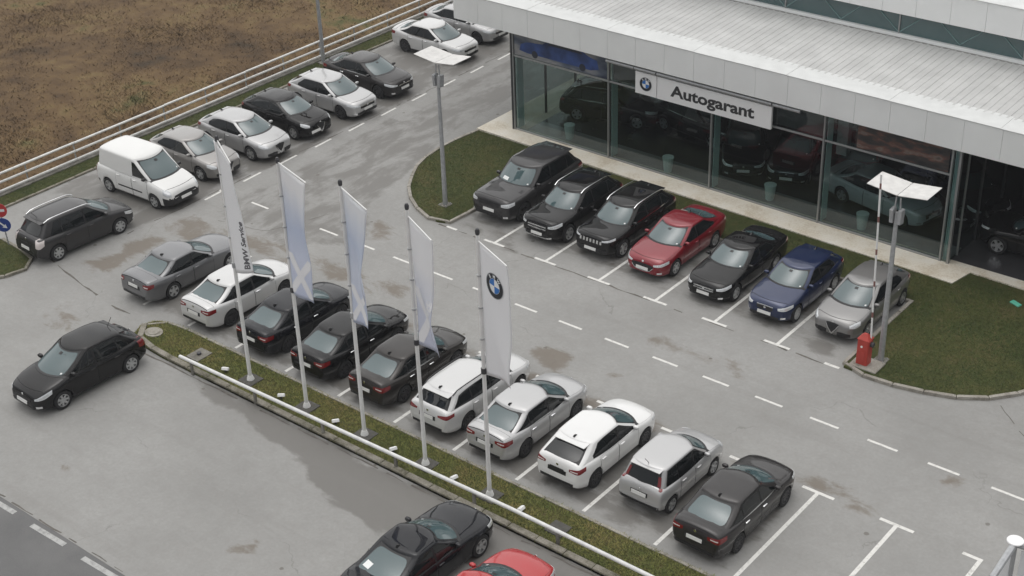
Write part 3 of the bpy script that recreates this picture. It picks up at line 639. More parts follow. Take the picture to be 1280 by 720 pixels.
SPEC['giulia'] = dict(SPEC['hatch'], L=4.35, W=1.80, fo=.93, wb=2.63, spokes=5, darkrim=False, r=.325, rhead=3.60, rbase=4.20, cowl=.90, head=1.78, nose=.32, tail=.17, kr=.71, crown=.045, cpil=.20, boot=False, darkplate=False, lightrear=True, spoiler=.12,
    top=[(0, .56), (.02, .65), (.07, .73), (.2, .80), (.45, .87), (.8, .935), (1.15, .99), (1.7, 1.01), (2.8, 1.03), (3.5, 1.06), (4.0, 1.085), (4.18, 1.06), (4.27, .98), (4.32, .84), (4.35, .62)],
    roof=[(1.7, 1.365), (2.3, 1.41), (2.8, 1.405), (3.5, 1.345), (4.2, 1.24)], wins=[(1.1, 2.34), (2.40, 3.45)], wt=(.08, .88), doors=[(1.32, 2.42), (2.45, 3.30)],
    hl=dict(d=.32, y=.66, phi=40, prof=[(-.20, .66, .74), (0, .655, .80), (.20, .71, .83)]),
    frontp=[('grille', [(-.24, .64, .70), (-.15, .50, .715), (0, .32, .725), (.15, .50, .715), (.24, .64, .70)], 'trim'), ('grille_bar', [(-.24, .65, .70), (-.15, .515, .55), (-.03, .325, .40), (0, .31, .36), (.03, .325, .40), (.15, .515, .55), (.24, .65, .70)], 'chrome'), ('lower_intake', [(.20, .30, .44), (.42, .29, .47), (.66, .33, .43)], 'trim'), ('lower_intake', [(-.66, .33, .43), (-.42, .29, .47), (-.20, .30, .44)], 'trim')],
    fplate=None, badge=[(1, .74)], fog=None)
SPEC['compact'] = dict(SPEC['giulia'], L=4.25, wb=2.58, fo=.87, fplate=(-.36, .46), rhead=3.48, rbase=4.10,
    top=[(0, .56), (.02, .65), (.07, .74), (.2, .81), (.45, .88), (.8, .945), (1.15, 1.0), (1.7, 1.01), (2.8, 1.03), (3.5, 1.06), (3.9, 1.085), (4.08, 1.06), (4.17, .97), (4.22, .84), (4.25, .62)])
SPEC['longhatch'] = dict(SPEC['hatch'], L=4.33, W=1.78, wb=2.69, fo=.77, cowl=1.10, head=1.86, rhead=3.62, rbase=4.16, spokes=10, darkrim=False, darkplate=False, r=.33,
    top=[(0, .58), (.02, .68), (.07, .76), (.2, .83), (.5, .89), (.9, .94), (1.3, .99), (1.9, 1.0), (2.8, 1.02), (3.5, 1.05), (4.0, 1.07), (4.17, 1.05), (4.25, .96), (4.30, .82), (4.33, .62)],
    roof=[(1.8, 1.355), (2.4, 1.395), (3.1, 1.39), (3.6, 1.345), (4.2, 1.25)], wins=[(1.3, 2.42), (2.50, 3.45)], doors=[(1.56, 2.5), (2.53, 3.36)],
    hl=dict(d=.25, y=.68, phi=38, prof=[(-.28, .66, .73), (0, .65, .78), (.28, .70, .80)]),
    frontp=[('grille', [(-.31, .58, .70), (-.05, .56, .71)], 'trim'), ('grille', [(.05, .56, .71), (.31, .58, .70)], 'trim'), ('grille_bar', [(-.32, .70, .73), (0, .71, .74), (.32, .70, .73)], 'chrome'), ('lower_intake', [(-.55, .29, .40), (0, .28, .41), (.55, .29, .40)], 'trim')], fplate=(0, .47))
SPEC['oldhatch'] = dict(SPEC['hatch'], L=4.21, W=1.75, wb=2.61, fo=.85, cowl=.82, head=1.74, rhead=3.52, rbase=4.06, spokes=7, arch=(.12, .05), darkrim=False, darkplate=False, r=.315, antenna='rod', lightrear=False, spoiler=.10, nose=.26,
    top=[(0, .50), (.02, .60), (.08, .70), (.2, .78), (.45, .87), (.8, .945), (1.1, .99), (1.7, 1.0), (2.8, 1.01), (3.5, 1.03), (3.85, 1.04), (4.02, 1.02), (4.12, .94), (4.18, .80), (4.21, .60)],
    roof=[(1.6, 1.40), (2.2, 1.47), (2.8, 1.465), (3.4, 1.40), (4.0, 1.29)], wins=[(1.0, 2.20), (2.28, 3.10), (3.15, 3.5)], doors=[(1.20, 2.22), (2.25, 3.14)],
    hl=dict(d=.36, y=.66, phi=44, prof=[(-.27, .60, .65), (0, .62, .75), (.26, .72, .83)]),
    tl=dict(d=4.02, y=.70, prof=[(-.10, .72, 1.0), (.05, .70, 1.02), (.20, .74, 1.0)]),
    frontp=[('grille', [(-.40, .50, .58), (0, .48, .60), (.40, .50, .58)], 'trim'), ('lower_intake', [(-.55, .27, .40), (0, .25, .41), (.55, .27, .40)], 'trim')], fplate=(0, .46), rplate=.55)
SPEC['mpv'] = dict(SPEC['oldhatch'], L=4.37, W=1.78, wb=2.75, fo=.83, arch=(.05, .03), cowl=.82, head=1.66, rhead=3.85, rbase=4.20, r=.325, rails='silver', antenna='rod', spokes=7,
    top=[(0, .52), (.02, .64), (.08, .76), (.2, .85), (.45, .93), (.8, 1.0), (1.1, 1.04), (1.7, 1.05), (2.8, 1.06), (3.6, 1.08), (4.0, 1.08), (4.2, 1.05), (4.29, .96), (4.34, .80), (4.37, .60)],
    roof=[(1.6, 1.515), (2.2, 1.58), (3.0, 1.585), (3.8, 1.54), (4.2, 1.45)], wins=[(1.0, 2.18), (2.26, 3.18), (3.24, 3.95)], doors=[(1.18, 2.2), (2.23, 3.2)], darksill=False,
    tl=dict(d=4.24, y=.72, mat='amber', prof=[(-.12, .74, 1.02), (.04, .72, 1.06), (.20, .80, 1.06)]), rplate=.62)
SPEC['mini'] = dict(SPEC['hatch'], pillar_tl=(.84, 1.0, .10, .66), L=3.66, W=1.65, wb=2.30, fo=.76, arch=(.03, .06), cowl=.70, head=1.34, rhead=3.28, rbase=3.52, r=.295, spokes=5, darkrim=False, kr=.76, spoiler=.06, rails=None, cpil=.06, chromeline=False, darkplate=False, nose=.16, tail=.10, antenna='rod',
    top=[(0, .55), (.02, .66), (.07, .77), (.2, .86), (.45, .93), (.8, 1.0), (1.2, 1.02), (2.0, 1.02), (2.8, 1.02), (3.3, 1.03), (3.48, 1.02), (3.56, .94), (3.62, .80), (3.66, .60)],
    roof=[(1.3, 1.425), (1.9, 1.485), (2.6, 1.49), (3.2, 1.465), (3.6, 1.42)], wins=[(.9, 1.78), (1.85, 2.62), (2.67, 3.2)], doors=[(1.0, 1.80), (1.83, 2.60)], rearglass=(-.80, .80, .10, .90),
    hl=dict(d=.25, y=.58, phi=40, prof=[(-.16, .70, .82), (0, .69, .87), (.16, .73, .88)]),
    tl=dict(d=3.55, y=.70, phi=150, prof=[(-.055, .97, 1.05), (0, .96, 1.06), (.055, .97, 1.05)]),
    frontp=[('grille', [(-.40, .42, .50), (0, .41, .51), (.40, .42, .50)], 'trim')], rearp=[('plate_recess', [(-.30, .66, .79), (.30, .66, .79)], 'trim'), ('rear_bumper_strip', [(-.70, .36, .47), (0, .34, .45), (.70, .36, .47)], 'trim')], fplate=(0, .50), rplate=.72, badge=[(-1, .86)], fog=None)
SPEC['van'] = dict(SPEC['mini'], pillar_tl=None, L=4.40, W=1.84, wb=2.76, fo=.90, arch=(0, 0), cowl=.84, head=1.70, rhead=4.24, rbase=4.36, r=.315, kr=.86, kb=.95, panelrear=True, spoiler=None, cpil=.4, antenna=None, blackmirror=True, blackframe=False, nose=.22, tail=.05, rcrown=.10, bow=.20,
    top=[(0, .50), (.02, .62), (.07, .76), (.2, .87), (.45, .97), (.8, 1.07), (1.1, 1.13), (1.7, 1.16), (2.8, 1.17), (3.8, 1.17), (4.2, 1.17), (4.30, 1.14), (4.36, 1.0), (4.38, .80), (4.40, .60)],
    roof=[(1.5, 1.70), (2.1, 1.80), (3.0, 1.815), (4.0, 1.80), (4.4, 1.76)], wins=[(1.0, 2.06)], doors=[(1.22, 2.12), (2.16, 3.1)],
    hl=dict(d=.30, y=.68, phi=40, prof=[(-.16, .66, .80), (0, .66, .90), (.17, .74, .95)]),
    tl=dict(d=4.32, y=.84, phi=150, prof=[(-.05, .75, 1.2), (.05, .75, 1.2)]), sidetrim=(.52, .58), lowt=lambda d, z: (d < .42 and z < .58 - .25 * max(0, d - .15)) or (d > 4.2 and z < .50),
    frontp=[('grille', [(-.55, .58, .66), (0, .57, .69), (.55, .58, .66)], 'trim')], rearp=[], fplate=(0, .50), rplate=.62, badge=[])
SPEC['suv'] = dict(SPEC['hatch'], L=4.66, W=1.88, wb=2.87, fo=.85, clear=.24, arch=(.10, .06), cowl=1.12, head=1.90, rhead=4.0, rbase=4.50, r=.365, spokes=5, darkrim=False, rails='silver', kr=.74, archtrim=False, darkplate=False, chromeline=True, cpil=.16,
    top=[(0, .70), (.02, .84), (.06, .93), (.16, .985), (.45, 1.015), (.9, 1.03), (1.4, 1.07), (2.0, 1.08), (3.0, 1.10), (3.8, 1.13), (4.3, 1.14), (4.50, 1.10), (4.58, 1.0), (4.63, .84), (4.66, .66)],
    roof=[(1.9, 1.50), (2.5, 1.56), (3.3, 1.56), (4.0, 1.50), (4.5, 1.42)], wins=[(1.5, 2.48), (2.56, 3.50), (3.56, 4.1)], doors=[(1.58, 2.52), (2.55, 3.5)],
    hl=dict(d=.25, y=.70, phi=38, prof=[(-.28, .79, .865), (0, .79, .92), (.28, .84, .95)]),
    tl=dict(d=4.52, y=.72, prof=[(-.2, .92, 1.02), (.04, .90, 1.04), (.24, .93, 1.04)]),
    frontp=[('grille', [(-.44, .65, .86), (0, .62, .88), (.44, .65, .86)], 'trim'), ('grille_bar', [(-.43, .69, .725), (0, .685, .725), (.43, .69, .725)], 'chrome'), ('grille_bar', [(-.43, .785, .82), (0, .785, .825), (.43, .785, .82)], 'chrome'),
            ('bumper_bar', [(-.66, .36, .44), (-.4, .33, .38), (0, .32, .37), (.4, .33, .38), (.66, .36, .44)], 'chrome'), ('lower_intake', [(-.55, .40, .49), (0, .39, .50), (.55, .40, .49)], 'trim')], fplate=(0, .49), rplate=.86, badge=[(1, .71)], fog=None)
SPEC['slotsuv'] = dict(SPEC['suv'], L=4.63, W=1.87, cowl=1.08, head=1.84, slots=(.74, .875, .46, 7), hood0=.16,
    frontp=[('lower_intake', [(-.70, .36, .52), (0, .34, .54), (.70, .36, .52)], 'trim')], hl=dict(d=.22, y=.66, phi=36, prof=[(-.24, .85, .90), (0, .86, .93), (.28, .88, .95)]), badge=[])
SPEC['boxsuv'] = dict(SPEC['suv'], L=4.87, W=1.98, wb=2.92, fo=.92, clear=.27, r=.385, arch=(.03, .03), cowl=1.30, head=1.98, rhead=4.25, rbase=4.70, spokes=5, darkrim=True, rails=None, kr=.79, chromeline=False, vents=True, paper=-1, antenna='fin', spoiler=.18, nose=.15,
    top=[(0, .72), (.02, .88), (.06, .99), (.16, 1.05), (.45, 1.085), (.9, 1.10), (1.5, 1.15), (2.1, 1.16), (3.0, 1.17), (3.8, 1.19), (4.4, 1.20), (4.68, 1.16), (4.78, 1.06), (4.84, .88), (4.87, .68)],
    roof=[(2.0, 1.645), (2.6, 1.705), (3.4, 1.70), (4.2, 1.645), (4.7, 1.56)], wins=[(1.6, 2.66), (2.72, 3.72), (3.78, 4.35)], doors=[(1.68, 2.68), (2.71, 3.72)],
    hl=dict(d=.22, y=.76, phi=34, prof=[(-.26, .85, .94), (0, .85, .985), (.26, .88, .99)]),
    frontp=[('grille', [(-.48, .78, .95), (0, .77, .96), (.48, .78, .95)], 'trim'), ('lower_intake', [(-.62, .36, .52), (0, .34, .54), (.62, .36, .52)], 'trim')], fplate=(0, .62), rplate=.9, badge=[], fog=(.70, .44, 'lamp_in'))
TEMPLATE = {}
def car(kind, colour, x, y, heading, label, group, cat='car', scale=1.0, roof=None, name=None):
    if kind not in TEMPLATE: TEMPLATE[kind] = make_car(SPEC[kind])
    c = copy_tree(TEMPLATE[kind]); c.name = name or 'parked_car'; c.location = (x, y, GZ[0]); c.rotation_euler = (0, 0, R(heading)); c.scale = (scale,) * 3
    for ch in c.children_recursive:
        if ch.get('painted'):
            ch.material_slots[0].link = 'OBJECT'; ch.material_slots[0].material = P[roof if roof and ch.name.startswith('roof') and not ch.name.startswith('roof_rail') else colour]; del ch['painted']
    tag(c, label, cat, group)
    return c
GZ = [0.0]

# ------------------------------------------------------------------ the setting
STAINS = [('damp', 1.0, [(-2.3, -13.1), (1.8, -13.9), (4.9, -14.3), (6.1, -14.4), (7.0, -14.6), (7.5, -15.1), (9.2, -15.4), (10.9, -15.5), (11.8, -15.5), (13.3, -15.2), (15.5, -15), (20, -14.5), (22, -13.1), (15.6, -13.0), (11.7, -13.0), (7.9, -13.1), (3.8, -13.1), (-0.3, -13.1)]),
 ('brown', .9, [(-9.8, -10.3), (-9.2, -9.9), (-9.3, -8.2), (-8.7, -7.1), (-8.0, -6.9), (-8.0, -8.3), (-7.9, -9.6), (-7.8, -10.4), (-8.4, -11.1), (-9.2, -10.9)]),
 ('brown', .6, [(-8.1, -13.1), (-7.5, -12.4), (-5.9, -12.9), (-5.1, -14.0), (-5.7, -14.8), (-7.6, -14.5)]),
 ('damp', .7, [(-5.4, 0.2), (-5.7, 2.0), (-4.6, 2.8), (-4.0, 1.6), (-3.8, 0.0), (-4.3, -0.7)]),
 ('damp', .7, [(-3.8, -3.4), (-3.3, -4.7), (-5.5, -4.7), (-5.5, -1.6), (-4.4, -2.2)]),
 ('brown', .75, [(-3.1, -1.4), (-2.2, -0.8), (-1.0, -1.4), (-0.3, -2.4), (-1.5, -2.7)]),
 ('brown', .7, [(0.6, -1.5), (1.6, -1.3), (2.1, -2.3), (1.4, -2.5)]),
 ('brown', .85, [(8.2, -5.3), (8.8, -4.5), (9.8, -4.4), (10.4, -4.9), (10.1, -5.7), (9.2, -6.1)]),
 ('brown', .65, [(10.5, -4.8), (11.4, -4.4), (12.3, -4.7), (11.8, -5.5), (11.0, -5.4)]),
 ('brown', .7, [(11.0, -2.6), (11.0, -1.7), (12.0, -1.5), (12.3, -2.3), (11.3, -2.8)]),
 ('brown', .7, [(10.2, -2.6), (12.1, -1.9), (13.8, -1.6), (15.4, -1.7), (15.2, -2.6), (13.7, -2.7), (12.5, -2.6)]),
 ('brown', .9, [(22.6, -3.5), (23.1, -3.0), (23.4, -3.5), (23.0, -4.0)]),
 ('brown', .95, [(19.0, -6.1), (19.7, -5.7), (20.8, -5.8), (22.8, -6.0), (22.2, -6.3), (20.6, -6.5), (19.4, -6.7)]),
 ('brown', .65, [(4.7, -1.6), (6.4, -1.5), (7.1, -1.8), (5.9, -2.2)]), ('brown', .5, [(6.8, -3.3), (7.2, -3.7), (7.0, -4.5), (6.4, -4.3)]),
 ('brown', 1.0, [(7.9, -18.6), (8.1, -18.15), (8.5, -17.95), (8.6, -18.5), (8.3, -18.75)]), ('brown', .8, [(0.7, -19.0), (1.0, -18.75), (1.25, -19.0), (1.0, -19.25)]),
 ('damp', .75, [(-6.8, 3.1), (-8.0, 7.1), (-8.0, 9.3), (-6.8, 9.6), (-6.5, 6.5), (-6.0, 3.3)]), ('damp', .65, [(-6.3, -0.8), (-7.7, 4.1), (-9.3, 8.5), (-9.9, 8.0), (-8.6, 2.4), (-7.2, -0.6)]),
 ('damp', .8, [(0.1, -0.1), (.2, .9), (2.9, 0.8), (4.0, -0.2), (2.1, -.1)]), ('damp', .8, [(15.6, 1.3), (16.9, 1.6), (17.3, 0.6), (16.6, -0.1), (15.6, .4)]),
 ('brown', .8, [(-.5, -6.5), (3, -6.3), (8, -6.1), (13, -6.0), (18, -6.2), (18, -6.9), (12, -6.9), (5, -6.9), (-.5, -7.1)]),
 ('damp', .70, [(-16, -7.6), (-9.6, -7.6), (-9.4, 18), (-16, 18)]), ('damp', .74, [(-6, -11.2), (20, -11.2), (20, -7.5), (-6, -7.5)]), ('damp', .60, [(0, .5), (17.4, .5), (17.4, 5), (0, 5)]),
 ('damp', .62, [(-9, -5), (-4, -5.5), (-1, -3), (-3.5, 0), (-5.2, 7), (-6.5, 18), (-9.4, 18)]), ('brown', .62, [(-9.4, -8), (-4, -6.5), (3, -5.5), (2.5, -4.2), (-4, -4.6), (-9.4, -5)])]
X0, X1, Y0, Y1, GS = -15.9, 62.0, -21.1, 60.0, 0.30
nx, ny = int((X1 - X0) / GS) + 1, int((Y1 - Y0) / GS) + 1
gx, gy = np.meshgrid(np.linspace(X0, X1, nx), np.linspace(Y0, Y1, ny))
px, py = gx.ravel(), gy.ravel()
st_r = np.zeros_like(px); st_g = np.zeros_like(px)
for typ, s, pl in STAINS:
    inside = np.zeros(len(px), bool); dist = np.full(len(px), 1e9); n = len(pl)
    for i in range(n):
        (ax_, ay_), (bx_, by_) = pl[i], pl[(i + 1) % n]
        c = ((ay_ > py) != (by_ > py)) & (px < (bx_ - ax_) * (py - ay_) / ((by_ - ay_) or 1e-9) + ax_); inside ^= c
        t = np.clip(((px - ax_) * (bx_ - ax_) + (py - ay_) * (by_ - ay_)) / ((bx_ - ax_) ** 2 + (by_ - ay_) ** 2), 0, 1)
        dist = np.minimum(dist, np.hypot(px - ax_ - t * (bx_ - ax_), py - ay_ - t * (by_ - ay_)))
    sd = np.where(inside, dist, -dist); m = np.clip(.5 + sd / 1.1, 0, 1) * s
    if typ == 'damp': st_r = np.maximum(st_r, m)
    else: st_g = np.maximum(st_g, m)
faces = [(j * nx + i, j * nx + i + 1, (j + 1) * nx + i + 1, (j + 1) * nx + i) for j in range(ny - 1) for i in range(nx - 1)]
me = bpy.data.meshes.new('parking_lot'); me.from_pydata(np.column_stack([px, py, np.zeros_like(px)]).tolist(), [], faces)
at = me.attributes.new('stain', 'FLOAT_COLOR', 'POINT'); at.data.foreach_set('color', np.column_stack([st_r, st_g, np.zeros_like(px), np.ones_like(px)]).ravel().astype(np.float32))
def asphalt():
    m, n, l, b = newmat('lot_asphalt'); g = n.new('ShaderNodeNewGeometry')
    def noise(sc, det=6, ro=.6, st=None, dist=0.0):
        t = n.new('ShaderNodeTexNoise'); t.inputs['Scale'].default_value = sc; t.inputs['Detail'].default_value = det; t.inputs['Roughness'].default_value = ro; t.inputs['Distortion'].default_value = dist
        if st:
            mp = n.new('ShaderNodeMapping'); mp.inputs['Scale'].default_value = st; l.new(g.outputs['Position'], mp.inputs[0]); l.new(mp.outputs[0], t.inputs['Vector'])
        else: l.new(g.outputs['Position'], t.inputs['Vector'])
        return t.outputs['Fac']
    def mapr(x, a, c, d, e, smooth=False):
        q = n.new('ShaderNodeMapRange'); q.interpolation_type = 'SMOOTHSTEP' if smooth else 'LINEAR'
        for k, val in enumerate((a, c, d, e)): q.inputs[k + 1].default_value = val
        l.new(x, q.inputs[0]); return q.outputs[0]
    def math_(op, x, y):
        q = n.new('ShaderNodeMath'); q.operation = op
        for k, w in enumerate((x, y)):
            if isinstance(w, (int, float)): q.inputs[k].default_value = w
            else: l.new(w, q.inputs[k])
        return q.outputs[0]
    def mix(f, a, c, mode='MIX'):
        q = n.new('ShaderNodeMix'); q.data_type = 'RGBA'; q.blend_type = mode
        for s_, w in (('Factor', f), ('A', a), ('B', c)):
            if isinstance(w, float): q.inputs[s_].default_value = w
            elif isinstance(w, tuple): q.inputs[s_].default_value = (*w, 1)
            else: l.new(w, q.inputs[s_])
        return q.outputs['Result']
    A = n.new('ShaderNodeAttribute'); A.attribute_name = 'stain'; sx = n.new('ShaderNodeSeparateColor'); l.new(A.outputs['Color'], sx.inputs[0])
    col = mix(mapr(noise(.22, 7), .35, .65, 0, 1), (.265, .262, .252), (.320, .317, .306))
    col = mix(mapr(noise(9, 3), .35, .65, 0, .22), col, (.20, .195, .185))
    col = mix(mapr(noise(120, 2), .55, .75, 0, .35), col, (.15, .145, .14))
    col = mix(mapr(noise(2.6, 10, .72), .42, .70, 0, .34), col, (.205, .198, .184))
    col = mix(mapr(noise(5.5, 8, .7), .55, .75, 0, .30), col, (.37, .362, .345))
    # tyre-swept streaks along the aisles
    col = mix(mapr(noise(.5, 6, .6, (.25, 1.3, 1)), .55, .8, 0, .28), col, (.20, .19, .178))
    na, nb = noise(.75, 9, .68, (1.25, .5, 1), .25), noise(.75, 9, .68, (.6, 1.25, 1), .25)
    sp = n.new('ShaderNodeSeparateXYZ'); l.new(g.outputs['Position'], sp.inputs[0]); wx = mapr(sp.outputs[0], -5, -2, 0, 1)
    n1 = math_('ADD', math_('MULTIPLY', na, math_('SUBTRACT', 1.0, wx)), math_('MULTIPLY', nb, wx)); n2 = noise(.9, 9, .72, (.7, 1.15, 1), .4)
    damp = mapr(math_('ADD', sx.outputs[0], math_('MULTIPLY', math_('SUBTRACT', n1, .5), 1.5)), .48, .72, 0, 1, True)
    brown = mapr(math_('ADD', sx.outputs[1], math_('MULTIPLY', math_('SUBTRACT', n2, .5), 1.7)), .46, .76, 0, 1, True)
    col = mix(math_('MULTIPLY', damp, .82), col, (.126, .119, .108))
    col = mix(math_('MULTIPLY', brown, .75), col, (.150, .124, .096))
    # tyre tracks and hairline cracks
    col = mix(mapr(noise(1.0, 5, .55, (.05, 1.9, 1)), .54, .72, 0, .22), col, (.185, .178, .166))
    cv = n.new('ShaderNodeTexVoronoi'); cv.feature = 'DISTANCE_TO_EDGE'; cv.inputs['Scale'].default_value = .16
    dn = n.new('ShaderNodeTexNoise'); dn.inputs['Scale'].default_value = 1.2; dn.inputs['Detail'].default_value = 6; l.new(g.outputs['Position'], dn.inputs['Vector'])
    dv = n.new('ShaderNodeVectorMath'); dv.operation = 'MULTIPLY_ADD'; dv.inputs[1].default_value = (1.1, 1.1, 0); l.new(dn.outputs['Color'], dv.inputs[0]); l.new(g.outputs['Position'], dv.inputs[2]); l.new(dv.outputs[0], cv.inputs['Vector'])
    crack = math_('MULTIPLY', math_('LESS_THAN', cv.outputs['Distance'], .0022), mapr(noise(.35, 3), .52, .60, 0, .30))
    col = mix(crack, col, (.10, .095, .085))
    # small oil spots
    v = n.new('ShaderNodeTexVoronoi'); v.inputs['Scale'].default_value = .8; l.new(g.outputs['Position'], v.inputs['Vector'])
    rnd = n.new('ShaderNodeSeparateColor'); l.new(v.outputs['Color'], rnd.inputs[0])
    spot = math_('LESS_THAN', math_('ADD', v.outputs['Distance'], math_('MULTIPLY', noise(14, 2), .05)), math_('MULTIPLY', math_('GREATER_THAN', rnd.outputs[0], .62), .088))
    col = mix(math_('MULTIPLY', spot, .6), col, (.10, .085, .07))
    l.new(col, b.inputs['Base Color'])
    l.new(mapr(damp, 0, 1, .88, .55), b.inputs['Roughness'])
    bp = n.new('ShaderNodeBump'); bp.inputs['Strength'].default_value = .25; bp.inputs['Distance'].default_value = .01; l.new(noise(60, 3), bp.inputs['Height']); l.new(bp.outputs[0], b.inputs['Normal'])
    return m
me.materials.append(asphalt()); lot = link(bpy.data.objects.new('parking_lot', me)); tag(lot, 'stained grey asphalt of the parking lot', None, None, 'structure')
b = MB(); b.box(-160, 160, -40, -21.1, -.30, -.006); road = b.build('road', M['road']); tag(road, kind='structure')
# field: bumpy sheet that runs to the horizon
def field_z(x, y): return -.32 + .12 * math.sin(x * .21 + 1.3) * math.cos(y * .17) + .05 * math.sin(x * .9 + y * .6)
fx = sorted(set([round(v, 2) for v in np.linspace(-70, -17.3, 60)] + [-1200, -500, -220, -120, -90])); fy = sorted(set([round(v, 2) for v in np.linspace(-30, 60, 70)] + [-1200, -300, -80, 120, 300, 1200]))
v = [(x, y, field_z(x, y) if x < -17.4 else -.45) for y in fy for x in fx]; nfx = len(fx)
fld = mesh('field', v, [(j * nfx + i, j * nfx + i + 1, (j + 1) * nfx + i + 1, (j + 1) * nfx + i) for j in range(len(fy) - 1) for i in range(nfx - 1)], M['fieldsoil'], None, 80); tag(fld, kind='structure')
b = MB(); b.add([(-17.3, -1200, -.5), (1200, -1200, -.5), (1200, 1200, -.5), (-17.3, 1200, -.5)], [(0, 1, 2, 3)]); tag(b.build('ground', M['fieldsoil']), kind='structure')

# lawns, kerbs, pavement
def offset_pts(pl, d):
    out = []
    for i, p in enumerate(pl):
        a = Vector(pl[max(i - 1, 0)]); c = Vector(pl[min(i + 1, len(pl) - 1)]); t = (c - a).normalized(); out.append((p[0] - t.y * d, p[1] + t.x * d))
    return out
def resample(pl, step):
    out = [Vector(pl[0])]; acc = 0
    for i in range(len(pl) - 1):
        a, c = Vector(pl[i]), Vector(pl[i + 1]); ln = (c - a).length; t = step - acc
        while t < ln: out.append(a + (c - a) * (t / ln)); t += step
        acc = ln - (t - step)
    if (out[-1] - Vector(pl[-1])).length > .1: out.append(Vector(pl[-1]))
    return out
def kerb(name, pl, w, h, step=1.0, mat='kerb', gap=.012):
    """a row of separate kerbstones along a line; w to the left of the line"""
    root = empty(name); tag(root, kind='structure')
    pts = resample(pl, step); L_ = offset_pts([tuple(p) for p in pts], w)
    for i in range(len(pts) - 1):
        a, c = pts[i], pts[i + 1]; la, lc = Vector(L_[i]), Vector(L_[i + 1]); t = (c - a).normalized() * gap; j = random.uniform(-.006, .006)
        q = [a + t, c - t, lc - t, la + t]; ce = (q[0] + q[1] + q[2] + q[3]) / 4
        b = MB(); V = [(p.x, p.y, -.1) for p in q] + [(p.x, p.y, h - .02 + j) for p in q] + [(p.x + (ce.x - p.x) * .02 + (.012 if 0 else 0), p.y, h + j) for p in [pp + (ce - pp) * .10 for pp in q]]
        f = [(8, 9, 10, 11)]
        for k in range(4): m_ = (k + 1) % 4; f += [(k, m_, 4 + m_, 4 + k), (4 + k, 4 + m_, 8 + m_, 8 + k)]
        b.add(V, f); b.build('kerbstone', M[mat], root)
    return root
def lawn(name, pl, z):
    b = MB(); b.poly(pl, -.2, z); o = b.build(name, M['soil']); tag(o, kind='structure'); return o
MED_IN = [(-3.75, -12.2), (-3.55, -11.75), (-3.1, -11.5), (-2.2, -11.40)] + [(x, -11.40) for x in range(-1, 46, 1)]
MED_OUT = [(-3.75, -12.2), (-3.5, -12.75), (-2.8, -13.05), (-1.5, -13.15)] + [(x, -13.16) for x in range(0, 46, 1)]
MEDIAN = MED_OUT + MED_IN[:0:-1]
lawn('median_lawn', MEDIAN, .07)
kerb('median_kerb', MED_IN, -.10, .10, 1.0, 'kerb'); kerb('median_kerb', MED_OUT, .22, .13, 1.0, 'kerbmoss')
ISL = [(0.0, 5.25), (0.02, .8), (-.05, .15), (-.45, .0), (-1.1, .10), (-1.7, .35), (-2.3, .70), (-2.8, 1.05), (-3.25, 1.45), (-3.65, 1.95), (-4.0, 2.5), (-4.4, 3.1), (-4.7, 3.9), (-4.9, 4.8), (-4.92, 6.2), (-4.75, 7.7)]
ISR = [(17.5, 5.25), (17.48, .5), (17.5, .03), (18.3, 0.0), (19.0, .02), (19.6, .10), (20.2, .25), (20.8, .43), (21.35, .66), (21.85, .98), (22.3, 1.4), (22.75, 2.05), (23.2, 2.9), (23.6, 4.0), (23.9, 5.4), (24.0, 7.0), (24.0, 8.1)]
LAWN = ISL[::-1] + ISR + [(18.25, 8.25), (18.05, 7.15)]
lawn('showroom_lawn', LAWN, .08)
kerb('lawn_kerb', ISL, .14, .12, 1.0); kerb('lawn_kerb', ISR, -.14, .12, 1.0); kerb('lawn_kerb', [(0.1, 5.25), (17.4, 5.25)], -.12, .11, 1.0)
TIP = [(-22, -12.6), (-13.6, -11.35), (-12.2, -11.45), (-11.3, -11.6), (-10.9, -11.85), (-10.72, -12.3), (-10.85, -12.9), (-11.4, -13.7), (-13.5, -15.5), (-18, -18)]
lawn('corner_lawn', TIP, .07); kerb('corner_kerb', TIP[1:9], .13, .11, .8, 'kerbmoss')
VERGE = [(-17.0, -60), (-15.9, -60), (-15.9, 80), (-17.0, 80)]
lawn('fence_verge', VERGE, .05); kerb('verge_kerb', [(-15.9, -14), (-15.85, 40)], .12, .08, 1.0, 'kerbmoss')
b = MB(); b.box(-17.32, -16.9, -60, 80, -.45, .10); tag(b.build('fence_footing', M['concrete']), 'weathered concrete footing wall under the pipe fence', 'wall')
b = MB(); b.poly([(-4.95, 7.78), (18.05, 7.15), (18.25, 8.28), (24.2, 8.15), (60, 7.8), (60, 9.2), (17.3, 8.75), (-3.0, 9.0), (-3.0, 60), (-4.95, 60)], -.1, .12); tag(b.build('pavement', M['pave']), kind='structure')

# painted lines: each a thin sheet on the asphalt
def line(x0, y0, x1, y1, w=.12, name='parking_line', z=.004):
    d = Vector((x1 - x0, y1 - y0)).normalized(); nn = Vector((-d.y, d.x)) * w / 2
    q = [(x0 + nn.x, y0 + nn.y), (x1 + nn.x, y1 + nn.y), (x1 - nn.x, y1 - nn.y), (x0 - nn.x, y0 - nn.y)]
    b = MB(); b.add([(x, y, z) for x, y in q], [(0, 3, 2, 1)]); return b.build(name, M['lineworn' if name == 'road_dash' else 'linewhite'], lot)
for i in range(1, 7): line(2.5 * i - .5, -.02, 2.5 * i + .5, -.02, z=.005); line(2.5 * i, .04, 2.5 * i, 5.0)
line(.08, -.04, .6, -.04); line(16.85, -.08, 17.4, -.08)
for k in range(-10, 3):
    x = 20.087 + 2.5 * k
    line(x, -11.2, x, -6.44)
    if k < 2: line(x - .52, -6.38, x + .52, -6.38, z=.005)
    else: line(x - .52, -6.38, x + .06, -6.38, z=.005)
